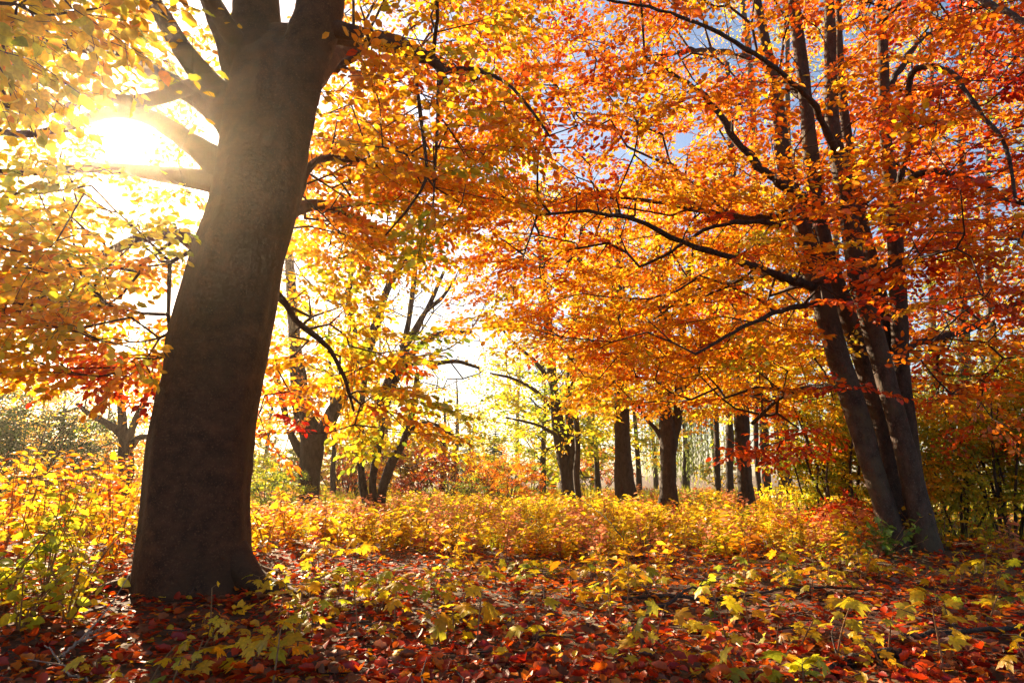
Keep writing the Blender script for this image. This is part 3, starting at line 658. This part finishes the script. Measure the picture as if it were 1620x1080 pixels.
for (px, D, h, t, n, lab) in [(700, 27, 4.6, .86, 46, 'small rounded yellow tree behind the broad dusky bush'), (858, 25, 5.6, 1.0, 60, 'bushy yellow-green tree right behind the twin-trunked tree'),
        (945, 27, 5.0, .95, 46, 'leafy yellow-green tree between the twin trunks and the pair of close trunks'), (420, 30, 6.5, .9, 50, 'yellow-green tree far behind the stout forked tree'), (610, 30, 7.0, .82, 50, 'golden tree far behind the many-stemmed spreading tree'),
        (90, 34, 7.5, .8, 50, 'golden tree rising behind the dark evergreen bush'), (-60, 28, 8, .7, 56, 'orange-gold tree beside the tall dark evergreen mass'), (1010, 30, 8, .8, 60, 'tall golden tree behind the pair of close trunks'), (1240, 26, 9, .95, 70, 'broad yellow-green tree behind the thin wavy trunk')]:
    far_tree(at(px, 740, D)[0], D, h, .14, t, .07, n, False, lab, None, .12, .30, 'clearing_tree')

# ------------------------------------------------------------------ bushes
def bush(name, label, px, py, D, wid, hgt, t, ts, n, leaf=.05, cat_='bush', stems=9, lo=.7, hi=1.05, group=None, dep=None, droop=0.0, upright=False, fat=1.0):
    c = at(px, py, D); x, y = c[0], D; base = np.array([x, y, gz(x, y)]); root = empty(name, base, label, cat_, group); dep = dep or wid
    sk = Skel()
    for k in range(stems):
        a = rng.uniform(0, 6.28); q = np.array([math.cos(a)*wid*.3*rng.random(), math.sin(a)*dep*.3*rng.random(), 0])
        e = base+np.array([q[0]*2.2, q[1]*2.2, hgt*rng.uniform(.55, .9)]); p0 = base+q*.35; p0[2] = gz(p0[0], p0[1])-.04
        m = (p0+e)/2+rng.normal(0, .05*hgt, 3); pts = spline([p0, m, e], 8); rad = np.linspace(.016, .006, 8)*max(.6, hgt/1.5)
        mb = MB(); tube(mb, pts, rad, 5); mb.build('stem', M_TWIG, root, base); sk.chain(pts[2:], rad[2:])
    u = unit(rng.normal(0, 1, (n, 3)))*rng.random((n, 1))**.38
    u = u*(1+.18*np.sin(5*u[:, :1]+3*u[:, 2:])+.12*np.sin(9*u[:, 1:2]+7*u[:, :1]))
    P = base+np.array([0, 0, hgt*.52])+u*np.array([wid*.5, dep*.5, hgt*.5]); P[:, 2] = np.maximum(P[:, 2], gz(P[:, 0], P[:, 1])+.08)
    sk.grow(P, bf=.15, up=.3, step=.25, wob=.04, tip=.0025)
    sc = .55*max(1, hgt/1.8)
    LV, TW = dress(sk, rng.normal(t, ts, n), .09, sc, SPRAYS, leaf/.078, .6 if not upright else .3, .95)
    finish_tree(root, base, sk, LV, TW, 0, lo, hi); return root
bush('orange_bush', 'rounded orange bush in front of the far conifer', 805, 790, 20, 2.9, 1.55, .50, .05, 130, .055)
bush('dark_bush', 'broad dusky reddish-brown bush beside the rounded orange bush', 700, 790, 21, 3.6, 1.7, .30, .16, 110, .06, lo=.35, hi=.7)
bush('low_bush', 'dark low bush at the foot of the orange one', 755, 795, 19, 2.0, .8, 1.2, .15, 60, .05, lo=.4, hi=.8)
bush('green_bush', 'bright green bush in the gap right beside the massive trunk', 425, 790, 14, 1.7, 1.2, 1.12, .1, 110, .05)
bush('dark_bush', 'rust-brown bush behind the foot of the young pole tree', 545, 785, 24, 3.6, 2.2, .35, .2, 90, .07, lo=.4, hi=.8)
bush('dark_hedge', 'dark bluish evergreen bush left of the small crooked tree', 40, 735, 15.5, 4.2, 2.9, 1.47, .03, 330, .075, lo=.18, hi=.4)
bush('dark_hedge', 'tall dark evergreen mass at the end of the evergreen bushes', -130, 735, 15, 3.2, 3.6, 1.47, .03, 230, .08, lo=.18, hi=.4)
bush('tan_bush', 'dry tan bush below the small crooked tree', 255, 740, 16, 2.6, 1.1, .62, .05, 110, .05, lo=.4, hi=.7)
bush('tan_bush', 'dry brown brush in front of the dark evergreen bush', 130, 745, 13.5, 1.5, .9, .55, .06, 80, .05, lo=.4, hi=.7)
for k, (px, py, D, w, h, t, lab) in enumerate([
    (1300, 830, 9.8, 1.25, 1.9, .98, 'yellow-green thicket bush nearest the row of straight trunks'),
    (1345, 830, 9.3, 1.3, 2.3, 1.04, 'taller green thicket bush touching the leaning stems'),
    (1385, 830, 10.0, 1.5, 2.0, 1.1, 'dark green bush hidden behind the feet of the leaning stems'),
    (1520, 840, 9.0, 1.6, 1.9, 1.04, 'leafy green bush right beside the leaning stems'),
    (1600, 850, 8.6, 1.7, 2.3, .98, 'yellow-tipped green bush in the dark thicket'),
    (1690, 860, 8.2, 1.7, 2.4, 1.05, 'outermost big green bush of the dark thicket'),
    (1560, 830, 11.5, 2.6, 3.4, 1.12, 'deep shaded green bush at the back of the dark thicket'),
    (1460, 830, 11.5, 2.4, 3.0, 1.12, 'deep green bush behind the leaning stems')]):
    bush('thicket_bush', lab, px, py, D, w, h, t-.05, .12, 130 if h < 2.2 else 180, .06, 'bush', 8, lo=.8, hi=1.1)
bush('purple_shrub', 'low wine-red shrub in front of the green thicket bushes', 1350, 850, 8.4, .7, .55, .12, .1, 40, .05)

for (px, D, w, h, t, lab) in [(-40, 25, 5, 3.6, .8, 'tall golden bush at the back behind the tall dark evergreen mass'), (70, 23, 4.5, 3.2, .72, 'amber bush at the back behind the bluish evergreen bush'), (170, 27, 5, 3.0, .85, 'wide yellow bush at the back behind the small crooked tree'),
        (270, 24, 4, 2.8, .6, 'ochre bush at the back hidden partly by the massive trunk'), (640, 27, 4.5, 2.6, .7, 'ochre bush at the back behind the many-stemmed spreading tree'), (560, 30, 5, 3.2, .95, 'yellow-green bush at the back behind the rust-brown bush'), (430, 26, 4, 2.2, 1.05, 'green bush at the back behind the bright green one')]:
    bush('backdrop_bush', lab, px, 760, D, w, h, t, .07, 150, .10, stems=7, lo=.4, hi=.8)
for k in range(24):
    px = rng.uniform(-150, 1150); D = rng.uniform(24, 42)
    if 1060 < px < 1130: px -= 120
    y_ = [('yellow', 'low yellow hedgerow bush', .85), ('green', 'yellow-green hedgerow bush', 1.05), ('rusty', 'rusty brown hedgerow bush', .42)][int(rng.integers(3))]
    wh = ' behind the massive trunk' if px < 380 else (' behind the many-stemmed spreading tree' if px < 760 else (' behind the twin-trunked tree' if px < 960 else ' behind the row of straight trunks'))
    bush('hedgerow_bush', y_[1]+wh, px, 760, D, rng.uniform(2.5, 5), rng.uniform(1.6, 3.2), y_[2], .08, 70, .11, group=y_[0]+' hedgerow bushes'+wh, stems=6, lo=.5, hi=.95)
def conifer(px, D, h, label):
    c = at(px, 740, D); base = np.array([c[0], D, gz(c[0], D)]); root = empty('spruce_tree', base, label, 'tree')
    mb = MB(); s = np.linspace(0, 1, 8); tube(mb, base+np.stack([0*s, 0*s, s*h], -1), .16*(1-s)+.01, 7); mb.build('trunk', M_DARK, root, base)
    p0, p1, P, A, N, LZ = [], [], [], [], [], []
    for z in np.linspace(.12*h, .97*h, 26):
        R = (1-z/h)*.34*h+.04
        for a in rng.uniform(0, 6.28, 9):
            d = np.array([math.cos(a), math.sin(a), -.28]); b = base+[0, 0, z]; p0.append(b); p1.append(b+d*R)
            for q in np.linspace(.15, 1, 9):
                for s_ in (-1, 1):
                    LZ.append(.08+.30*(1-z/h)); P.append(b+d*R*q); A.append(d+s_*.8*np.array([-d[1], d[0], -.3])); N.append([rng.normal(0, .3), rng.normal(0, .3), 1])
    mb = MB(); segs(mb, p0, p1, np.full(len(p0), .02), np.full(len(p0), .006), 4); tag(mb.build('branchwork', M_DARK, root, base), kind='stuff')
    mb = MB(); leaves(mb, P, np.array(A), np.array(N, float), np.array(LZ)*rng.uniform(.8, 1.2, len(P)), np.array([.03, .075, .05])*rng.uniform(.6, 1.2, (len(P), 1)), width=.45)
    tag(mb.build('crown', M_LEAF, root, base, smooth=False), kind='stuff')
conifer(783, 44, 4.3, 'dark conical spruce far off behind the rounded orange bush')
conifer(742, 52, 4.8, 'bluish spruce far off beside the broad dusky bush')
def willow(px, D, h, label):
    c = at(px, 740, D); base = np.array([c[0], D, gz(c[0], D)]); root = empty('willow_tree', base, label, 'tree')
    mb = MB(); s = np.linspace(0, 1, 8); tube(mb, base+np.stack([.2*np.sin(3*s), 0*s, s*h*.8], -1), .3*(1-.8*s), 8); mb.build('trunk', M_DARK, root, base)
    p0, p1, P, A, N = [], [], [], [], []
    for k in range(110):
        a = rng.uniform(0, 6.28); r = h*.42*math.sqrt(rng.random()); top = h*(1-.45*(r/(h*.42))**2)
        b = base+np.array([r*math.cos(a), r*math.sin(a), top]); p0.append(base+[.1, 0, h*.72]); p1.append(b); q = b.copy()
        L = top-rng.uniform(.25, 1.2)
        m = int(L/.22)
        for i in range(m):
            z = q-[0, 0, i*.22]; P.append(z+rng.normal(0, .05, 3)); A.append([rng.normal(0, .35), rng.normal(0, .35), -1]); N.append(rng.normal(0, 1, 3))
        p0.append(b); p1.append(b-[0, 0, L])
    mb = MB(); segs(mb, np.array(p0), np.array(p1), np.full(len(p0), .012), np.full(len(p0), .006), 3); tag(mb.build('branchwork', M_TWIG, root, base), kind='stuff')
    mb = MB(); leaves(mb, P, np.array(A), np.array(N), rng.uniform(.25, .38, len(P)), np.array([.30, .36, .08])*rng.uniform(.7, 1.1, (len(P), 1)), width=.35)
    tag(mb.build('crown', M_LEAF, root, base, smooth=False), kind='stuff')
willow(1082, 40, 6.5, 'pale green weeping willow far off across the open field')

# ------------------------------------------------------------------ undergrowth
MARKS = [('beside the massive trunk', -2.0, 4.6), ('behind the massive trunk', -2.4, 7.4), ('in front of the stout forked tree', -3.9, 11.5), ('in front of the many-stemmed spreading tree', -2.6, 10.0), ('before the rounded orange bush', -.1, 11.5),
         ('before the twin-trunked tree', 1.2, 11.0), ('around the dry arching stem', 1.2, 7.6), ('before the pair of close trunks', 2.6, 10.5), ('before the low-forking dark trunk', 3.3, 9.0), ('before the green thicket', 4.4, 8.6), ('beside the leaning stems', 4.0, 6.4),
         ('around the long thin dark branch', 2.0, 5.1), ('around the tall drooping saplings', .75, 4.8), ('by the half-buried rotten branch', 1.9, 3.3), ('by the grey branch with side twigs', 2.7, 3.8), ('between the massive trunk and the drooping saplings', -.6, 5.0), ('on the open patch of red leaves', 0.2, 3.3), ('in the shadow before the massive trunk', -1.6, 3.4)]
def near(x, y):
    return min(MARKS, key=lambda m: (m[1]-x)**2+(m[2]-y)**2)[0]
def in_view(x, y, m=0.15):
    return abs(x) < y*(810/FPX)*1.02+.4+m
def seedling(x, y, h, nl, leaf, t, ts, label, group, cat_='seedling', lib=MP, name='maple_seedling', spread=.5, lean=.32):
    b = np.array([x, y, float(gz(x, y))]); root = empty(name, b, label, cat_, group)
    mb = MB(); top = np.array([rng.normal(0, lean*h), rng.normal(0, lean*h), h]); pts = spline([[0, 0, -.03], top*.5+rng.normal(0, .02*h, 3), top], 7)
    tube(mb, pts, np.linspace(.0055, .0028, 7), 5)
    A0, A1 = [], []; LV = []
    for i in range(nl):
        f = .35+.65*(i//2+1)/math.ceil(nl/2); p = pts[min(6, int(f*6))]; a = (i//2)*1.57+(i % 2)*3.14+rng.normal(0, .4)
        d = np.array([math.cos(a), math.sin(a), rng.uniform(-.1, .6)]); L = leaf*rng.uniform(.5, 1.0)*spread*2
        e = p+unit(d)*L; A0.append(p); A1.append(e); LV.append((e, np.array([d[0], d[1], rng.uniform(-.7, .1)])))
    segs(mb, np.array(A0), np.array(A1), np.full(nl, .0016), np.full(nl, .0012), 3)
    mb.build('stem', M_HERB, root)
    for e, d in LV:
        single_leaf('leaf', lib[rng.integers(len(lib))], root, e, d, unit(np.array([0, 0, 1.])+rng.normal(0, .38, 3)), leaf*rng.uniform(.5, 1.2), leafcol(rng.normal(t, ts*1.5), .5, 1.1))
TR = at(312, 950, 4.86)
spots = []
def try_spot(px, D, gap):
    x = at(px, 800, D)[0]; y = D
    if math.hypot(x-TR[0], y-TR[1]) < .62: return None
    if any(math.hypot(x-a, y-b) < gap for a, b in spots): return None
    spots.append((x, y)); return x, y
# clusters of maple seedlings seen in the photograph: (px, D, spread px, spread D, number)
for (px, D, sx, sd_, n) in [(480, 4.7, 70, .5, 12), (600, 4.9, 90, .6, 16), (680, 5.2, 60, .6, 8), (560, 3.9, 80, .35, 7), (950, 5.4, 60, .5, 8), (870, 5.9, 90, .6, 10), (1120, 5.3, 90, .6, 9),
                            (1250, 5.0, 110, .7, 12), (1330, 5.9, 60, .4, 9), (1520, 4.6, 80, .5, 10), (1180, 3.9, 120, .4, 7), (1500, 5.6, 90, .5, 8), (370, 3.9, 60, .3, 3), (280, 3.2, 70, .2, 3), (470, 3.3, 60, .3, 4), (780, 3.7, 160, .5, 7), (1000, 3.3, 200, .3, 4), (1400, 3.4, 130, .3, 4)]:
    for _ in range(int(n*1.55)):
        s = try_spot(rng.normal(px, sx*.7), max(2.9, rng.normal(D, sd_*.8)), .13)
        if s is None: continue
        g = rng.random() < .18
        seedling(*s, rng.uniform(.07, .30), int(rng.integers(3, 11)), rng.uniform(.05, .115), 1.02 if g else .83, .07,
                 ('greenish maple seedling with star-shaped leaves ' if g else 'yellow maple seedling with star-shaped leaves ')+near(*s),
                 ('greenish maple seedlings ' if g else 'yellow maple seedlings ')+near(*s))
# taller limp-leaved saplings in the middle of the clearing
for (px, D, h) in [(962, 4.7, .42), (985, 4.9, .36), (900, 5.0, .3), (722, 6.2, .45), (1020, 5.6, .4), (1480, 5.3, .35), (1180, 6.1, .42), (520, 6.3, .5), (650, 6.6, .5), (800, 6.9, .45), (1080, 7.0, .4), (1250, 6.8, .4)]:
    s = try_spot(px, D, .1)
    if s: seedling(*s, h, int(rng.integers(10, 16)), .095, .68, .08, 'tall drooping sapling with oval tan-yellow leaves '+near(*s), 'drooping oval-leaved saplings '+near(*s), 'sapling', OV, 'oval_leaved_sapling', .45, .08)

def shrub(px, D, h, n, t, ts, leaf, label, group=None, wid=.3):
    x = at(px, 800, D)[0]; b = np.array([x, D, float(gz(x, D))]); root = empty('leafy_shrub', b, label, 'shrub', group)
    k = 6
    for s in range(k):
        a = rng.uniform(0, 6.28); out = np.array([math.cos(a), math.sin(a), 0])*wid*rng.uniform(.3, 1.2); hh = h*rng.uniform(.65, 1.0)
        pts = spline([[0, 0, -.03], out*.35+[0, 0, hh*.5], out+[0, 0, hh]], 12); mb = MB(); tube(mb, pts, np.linspace(.006, .0025, 12), 5); st = mb.build('stem', M_HERB, root)
        m = n//k; tt = rng.normal(t, ts*.5)
        for i in range(m):
            f = .18+.82*(i+.5)/m; p = spline(pts, 60)[int(f*59)]; an = i*2.4+rng.normal(0, .4); d = np.array([math.cos(an), math.sin(an), rng.uniform(-.7, .35)])
            single_leaf('leaf', OV[rng.integers(4)], root, p+unit(d)*.03, d, unit(np.array([0, 0, 1.])+rng.normal(0, .5, 3)), leaf*rng.uniform(.65, 1.2), leafcol(rng.normal(tt, ts*.7)))
SH = [(-40, 4.4, .75, 1.0, 'green'), (30, 4.2, .62, 1.02, 'green'), (90, 4.5, .78, 1.0, 'green'), (150, 4.7, .60, .9, 'yellow'), (-60, 5.3, .95, .85, 'yellow'), (40, 5.4, 1.0, .8, 'yellow'), (120, 5.3, .85, .95, 'green'), (190, 5.6, .8, .66, 'peach'),
      (20, 6.3, 1.05, .6, 'peach'), (110, 6.2, 1.1, .55, 'peach'), (180, 6.6, 1.0, .62, 'peach'), (-40, 7.0, 1.15, .8, 'yellow'), (70, 7.2, 1.15, .8, 'yellow'), (150, 7.5, 1.15, .55, 'peach'), (215, 7.4, 1.0, .8, 'yellow'), (20, 8.3, 1.2, .75, 'yellow'), (110, 8.6, 1.2, .7, 'peach'), (190, 8.8, 1.1, .8, 'yellow'), (-70, 8.6, 1.2, .8, 'yellow'),
      (60, 3.75, .45, 1.0, 'green'), (130, 3.9, .42, .95, 'yellow'), (-20, 3.6, .5, 1.05, 'green'), (425, 6.6, .6, .8, 'yellow'), (455, 7.4, .7, .8, 'yellow')]
def dep_(px, D):
    if px > 400: return 'in the gap between the massive trunk and the stout forked tree'
    return 'by the pale twigs' if D < 4 else ('beside the foot of the massive trunk' if D < 5.2 else ('just behind the massive trunk' if D < 6.5 else ('farther back towards the small crooked tree' if D < 8 else 'right before the dry tan bush')))
for (px, D, h, t, k) in SH:
    shrub(px, D, h, 102 if h > .6 else 60, t, .12, .08, {'green': 'yellow-green broadleaf shrub', 'yellow': 'yellow broadleaf shrub', 'peach': 'peach and orange leaved shrub'}[k]+' '+dep_(px, D),
          {'green': 'yellow-green shrubs', 'yellow': 'sunlit yellow shrubs', 'peach': 'peach-orange shrubs'}[k]+' '+dep_(px, D))

# herbs of the sunny middle ground: a few grown shapes, copied as single plants, the mass behind as one carpet
def herb_data(h, n, t, ts, leaf, wid, up):
    p0, p1, P, A, N = [], [], [], [], []
    for s in range(5):
        a = rng.uniform(0, 6.28); out = np.array([math.cos(a), math.sin(a), 0])*wid*rng.uniform(.2, 1); hh = h*rng.uniform(.55, 1); pts = spline([[0, 0, -.03], out*.4+[0, 0, hh*.55], out+[0, 0, hh]], 5)
        p0 += list(pts[:-1]); p1 += list(pts[1:])
        for i in range(n//5):
            q = pts[1+int(i/(n//5)*4)]+rng.normal(0, .015, 3); an = rng.uniform(0, 6.28)
            P.append(q); A.append([math.cos(an), math.sin(an), rng.uniform(-.5, .5)+up]); N.append([rng.normal(0, .6), rng.normal(0, .6), 1])
    n_ = len(P); return dict(p0=np.array(p0), p1=np.array(p1), P=np.array(P), A=np.array(A), N=np.array(N), L=leaf*rng.uniform(.6, 1.2, n_), T=rng.normal(t, ts, n_))
HK = [('yellow_herb', 'knee-high yellow-leaved herb', .30, 45, .84, .06, .075, .17, .05), ('pink_herb', 'knee-high herb with pinkish withered leaves', .42, 45, .46, .06, .07, .13, .2),
      ('green_herb', 'low yellowish-green herb', .24, 45, .98, .08, .07, .16, .05), ('orange_herb', 'low orange-leaved herb', .26, 45, .60, .07, .07, .15, .05)]
HERB = []
for (nm, lab, h, n, t, ts, leaf, wid, up) in HK:
    for v in range(3):
        d = herb_data(h*rng.uniform(.8, 1.2), n, t, ts, leaf, wid, up); HERB.append((nm, lab, d))
PINK = np.array([.90, .40, .22])
def herb_cols(nm, d):
    c = leafcol(d['T'])
    if nm == 'pink_herb': c = .35*c+.65*PINK*rng.uniform(.6, 1.1, (len(c), 1))
    return c
HM = []
for (nm, lab, d) in HERB:
    mb = MB(); c = herb_cols(nm, d); leaves(mb, d['P'], d['A'], d['N'], d['L'], c); crown = mb.mesh('foliage', M_LEAF, smooth=False)
    mb = MB(); segs(mb, d['p0'], d['p1'], np.full(len(d['p0']), .0035), np.full(len(d['p0']), .0025), 4); HM.append((nm, lab, crown, mb.mesh('stem', M_HERB)))
def kind_at(x, y):
    v = math.sin(.7*x+1.3)+math.sin(.5*y+.8*x)+rng.normal(0, .8)
    return 0 if v > .1 else (1 if v > -.5 else (3 if v > -1.0 else 2))
cnt = 0
while cnt < 270:
    y = rng.uniform(6.2, 12.5); x = rng.uniform(-.95, .95)*y*.84
    pxx = 810+FPX*x/(y*.98)
    if pxx < 180 and y < 9.5 or not in_view(x, y, .6): continue
    if (pxx > 1350 and y > 7.2): continue
    if y < 7.0 and rng.random() < .6: continue
    k = kind_at(x, y)*3+int(rng.integers(3)); nm, lab, cm, sm = HM[k]
    r = empty(nm, (x, y, float(gz(x, y))), lab+' '+near(x, y), 'herb', nm.replace('_', ' ')+'s '+near(x, y)); r.rotation_euler = (0, 0, rng.uniform(0, 6.28)); s = rng.uniform(.75, 1.25); r.scale = (s, s, s)
    put('stem', sm, r); tag(put('foliage', cm, r), kind='stuff'); cnt += 1
mb = MB(); ms = MB()
for k in range(2700):
    y = 7.5+17*rng.random()**1.3; x = rng.uniform(-1.05, 1.05)*y*.86; pxx = 810+FPX*x/(y*.98)
    if pxx > 1380 and y > 7.5: continue
    nm, lab, d = HERB[kind_at(x, y)*3+int(rng.integers(3))]; c = herb_cols(nm, d); a = rng.uniform(0, 6.28); R = np.array([[math.cos(a), math.sin(a), 0], [-math.sin(a), math.cos(a), 0], [0, 0, 1]]); s = rng.uniform(.7, 1.3); b = np.array([x, y, float(gz(x, y))])
    m = rng.random(len(c)) < (.9 if y < 14 else .6); L = d['L']*(1 if y < 14 else 1.35)
    leaves(mb, b+(d['P'][m]*s)@R, d['A'][m]@R, d['N'][m]@R, L[m]*s, c[m]); segs(ms, b+(d['p0']*s)@R, b+(d['p1']*s)@R, np.full(len(d['p0']), .003), np.full(len(d['p0']), .002), 2)
ug = tag(mb.build('undergrowth', M_LEAF, smooth=False), 'carpet of yellow and pinkish herbs covering the clearing floor', 'undergrowth', None, 'stuff')
tag(ms.build('undergrowth_stems', M_HERB, ug), kind='stuff')
# grass
mb = MB(); n = 26000; y = 8+26*rng.random(n)**1.2; x = rng.uniform(-1.05, 1.05, n)*y*.86
b = np.stack([x, y, gz(x, y)-.01], -1); a = rng.uniform(0, 6.28, n); h = rng.uniform(.12, .34, n)*(1+.02*(y-8)); lean = rng.uniform(.1, .5, n)
e = b+np.stack([np.cos(a)*lean*h, np.sin(a)*lean*h, h], -1); w = .006+.0006*(y-8); sdv = np.stack([-np.sin(a)*w, np.cos(a)*w, 0*a], -1)
V = np.stack([b-sdv, b+sdv, e], 1).reshape(-1, 3); mb.add(V, None, np.arange(3*n).reshape(-1, 3), np.repeat(leafcol(rng.normal(1.02, .12, n), .5, .9), 3, 0))
tag(mb.build('grass', M_LEAF, smooth=False), 'thin yellowing grass blades between the herbs of the clearing', 'grass', None, 'stuff')

# ------------------------------------------------------------------ fallen leaves
def litter():
    n = 72000
    y = 1.7+20*rng.random(n)**1.9; x = rng.uniform(-1, 1, n)*(y*.92+1.0)
    m = np.hypot(x-TR[0], y-TR[1]) > .36; x, y = x[m], y[m]; n = len(x)
    lift = rng.random(n)**2*.045; P = np.stack([x, y, gz(x, y)+.006+lift], -1)
    a = rng.uniform(0, 6.28, n); tilt = rng.normal(0, .22, (n, 2))
    A = np.stack([np.cos(a), np.sin(a), tilt[:, 0]], -1); N = unit(np.stack([rng.normal(0, .5, n), rng.normal(0, .5, n), np.ones(n)], -1))
    L = rng.uniform(.028, .088, n)*(1+np.maximum(0, y-6)*.06)
    v = np.sin(1.3*x+.4)+np.sin(1.1*y+.7*x); T = .20+.05*v+rng.normal(0, .14, n)+np.clip((y-4.5)*.05, 0, .22); T = np.where(rng.random(n) < .07, rng.normal(.72, .08, n), T); T = np.maximum(T, .0)
    C = leafcol(T, .6, 1.1); br = rng.random(n) < .30; C[br] = np.array([.15, .05, .022])*rng.uniform(.6, 1.8, (br.sum(), 1))
    px, py, d = proj(P); size = np.where((px > 0) & (px < 1620) & (py < 1075) & (d > .5), L/d*(.9+.3*rng.random(n)), 0); sel = np.argsort(-size)[:270]; keep = np.ones(n, bool); keep[sel] = False
    mb = MB(); i = np.where(keep)[0]; h = len(i)//2
    leaves(mb, P[i[:h]], A[i[:h]], N[i[:h]], L[i[:h]], C[i[:h]], CURL6); leaves(mb, P[i[h:]], A[i[h:]], N[i[h:]], L[i[h:]], C[i[h:]], LEAF6)
    tag(mb.build('leaf_litter', M_LIT, smooth=False), 'deep layer of red and rusty fallen leaves on the woodland floor', 'leaf litter', None, 'stuff')
    for i in sel:
        red = T[i] < .3 or br[i]
        o = single_leaf('fallen_leaf', OVF[i % 4], None, P[i]+[0, 0, .012], A[i], N[i], L[i]*1.05, C[i])
        kd = 'rusty brown' if br[i] else ('dark red' if T[i] < .12 else ('bright red' if T[i] < .3 else ('orange' if T[i] < .55 else 'golden')))
        tag(o, 'curled %s fallen leaf %s' % (kd, near(P[i][0], P[i][1])), 'leaf', '%s fallen leaves %s' % (kd, near(P[i][0], P[i][1])))
    for k, (px_, D) in enumerate([(375, 4.2), (195, 3.1), (640, 3.4), (1075, 3.3), (520, 3.15), (1240, 3.3), (445, 3.6), (1310, 3.5)]):
        p = at(px_, 900, D); p[2] = gz(p[0], p[1])+.03
        o = single_leaf('fallen_maple_leaf', MPF[k % 3], None, p, rng.normal(0, 1, 3)*[1, 1, .1], unit(np.array([0, -.4, 1])+rng.normal(0, .25, 3)), .12, leafcol(.72, .9, 1.0))
        tag(o, 'large golden star-shaped maple leaf lying on the leaf litter', 'leaf', 'fallen maple leaves')
litter()
mb = MB(); n = 900; y = 2.2+9*rng.random(n)**1.4; x = rng.uniform(-1, 1, n)*(y*.9+.6); a = rng.uniform(0, 6.28, n); L = rng.uniform(.05, .28, n)
p = np.stack([x, y, gz(x, y)+rng.uniform(.02, .05, n)], -1); q = p+np.stack([np.cos(a)*L, np.sin(a)*L, rng.normal(0, .15, n)*L], -1); h = (p+q)/2+rng.normal(0, .08, (n, 3))*L[:, None]
segs(mb, p, h, L*.015+.001, L*.013+.001, 4); segs(mb, h, q, L*.013+.001, L*.006, 4)
tag(mb.build('twig_litter', M_TWIG), 'scatter of small dead twigs among the fallen leaves', 'twig litter', None, 'stuff')

# ------------------------------------------------------------------ fallen branches and dry stems
def dead_wood(label, rows, mat, twigs=0, name='fallen_branch', arch=None):
    """rows: (px, D, radius m, height above the ground)"""
    pts = []; 
    for (px, D, r, h) in rows:
        x = at(px, 900, D)[0]; x = (px-810)/FPX*(D*CP-EYE*SP); pts.append([x, D, float(gz(x, D))+h, r])
    s = spline(pts, 26); b = s[0, :3].copy(); root = empty(name, b, label, 'branch')
    mb = MB(); q = s[:, :3]+rng.normal(0, .006, (26, 3)); tube(mb, q, np.maximum(s[:, 3], .002), 8, .08, len(label)); mb.build('stem', mat, root, b)
    for k in range(twigs):
        i = int(rng.integers(4, 24)); d = unit(np.array([rng.normal(0, 1), rng.normal(0, .6), rng.uniform(.05, .6)])); L = rng.uniform(.15, .4)
        tp = spline([q[i], q[i]+d*L*.5+rng.normal(0, .02, 3), q[i]+d*L], 6); m2 = MB(); tube(m2, tp, np.linspace(.005, .002, 6), 5); m2.build('side_twig', mat, root, b)
dead_wood('long thin dark branch lying across the leaves before the leaning stems', [(985, 5.15, .012, .03), (1060, 5.1, .014, .05), (1130, 5.05, .013, .04), (1240, 5.2, .011, .05), (1330, 5.25, .009, .04), (1425, 5.2, .005, .03)], M_TWIG, 4)
dead_wood('crooked dark stick resting on a hump of leaves beside the drooping sapling', [(1000, 4.75, .014, .02), (1050, 4.85, .013, .05), (1090, 5.1, .010, .10), (1140, 5.4, .006, .08)], M_TWIG, 2)
dead_wood('thick dark rotten branch half buried under red leaves', [(1310, 3.25, .022, .0), (1350, 3.32, .028, .03), (1400, 3.42, .024, .03), (1440, 3.5, .012, .01)], M_DARK, 1)
dead_wood('grey branch with side twigs stretched over the rusty leaves', [(1420, 3.75, .010, .03), (1490, 3.72, .014, .05), (1560, 3.7, .013, .05), (1640, 3.75, .012, .04), (1720, 3.8, .010, .04)], M_DARK, 5)
dead_wood('dry arching stem rising out of the herbs in the clearing', [(908, 8.6, .003, .62), (940, 8.1, .005, .50), (975, 7.5, .007, .34), (1012, 6.9, .008, .02)], M_TWIG, 0, 'arching_stem')
dead_wood('pale bare twig lying in shadow before the massive trunk', [(90, 3.3, .006, .06), (130, 3.45, .007, .10), (160, 3.6, .004, .12)], M_DRY, 2)
dead_wood('short pale twig on the dark leaves before the massive trunk', [(70, 3.4, .003, .08), (105, 3.15, .005, .05), (145, 3.0, .004, .03)], M_DRY, 1)
dead_wood('dry whitish twig poking from the leaves in front of the thicket', [(1205, 7.8, .004, .2), (1215, 7.4, .005, .14), (1240, 7.0, .005, .03)], M_DRY, 1)

# ------------------------------------------------------------------ the sunlit air
if HAZE > 0:
    mb = MB(); x0, x1, y0, y1, z0, z1 = -425, 425, -420, 435, -1.4, 26
    V = [(x, y, z) for z in (z0, z1) for y in (y0, y1) for x in (x0, x1)]
    mb.add(V, [[0, 2, 3, 1], [4, 5, 7, 6], [0, 1, 5, 4], [2, 6, 7, 3], [0, 4, 6, 2], [1, 3, 7, 5]])
    m, n, l = newmat('autumn_air'); out = n.new('ShaderNodeOutputMaterial'); v = n.new('ShaderNodeVolumePrincipled')
    v.inputs['Color'].default_value = (1.0, .83, .62, 1); v.inputs['Density'].default_value = HAZE; v.inputs['Anisotropy'].default_value = .88
    v.inputs['Density Attribute'].default_value = ''; v.inputs['Color Attribute'].default_value = ''; v.inputs['Temperature Attribute'].default_value = ''
    l.new(v.outputs[0], out.inputs['Volume'])
    tag(mb.build('haze', m, smooth=False), 'thin sunlit autumn air filling the whole clearing', 'haze', None, 'stuff')
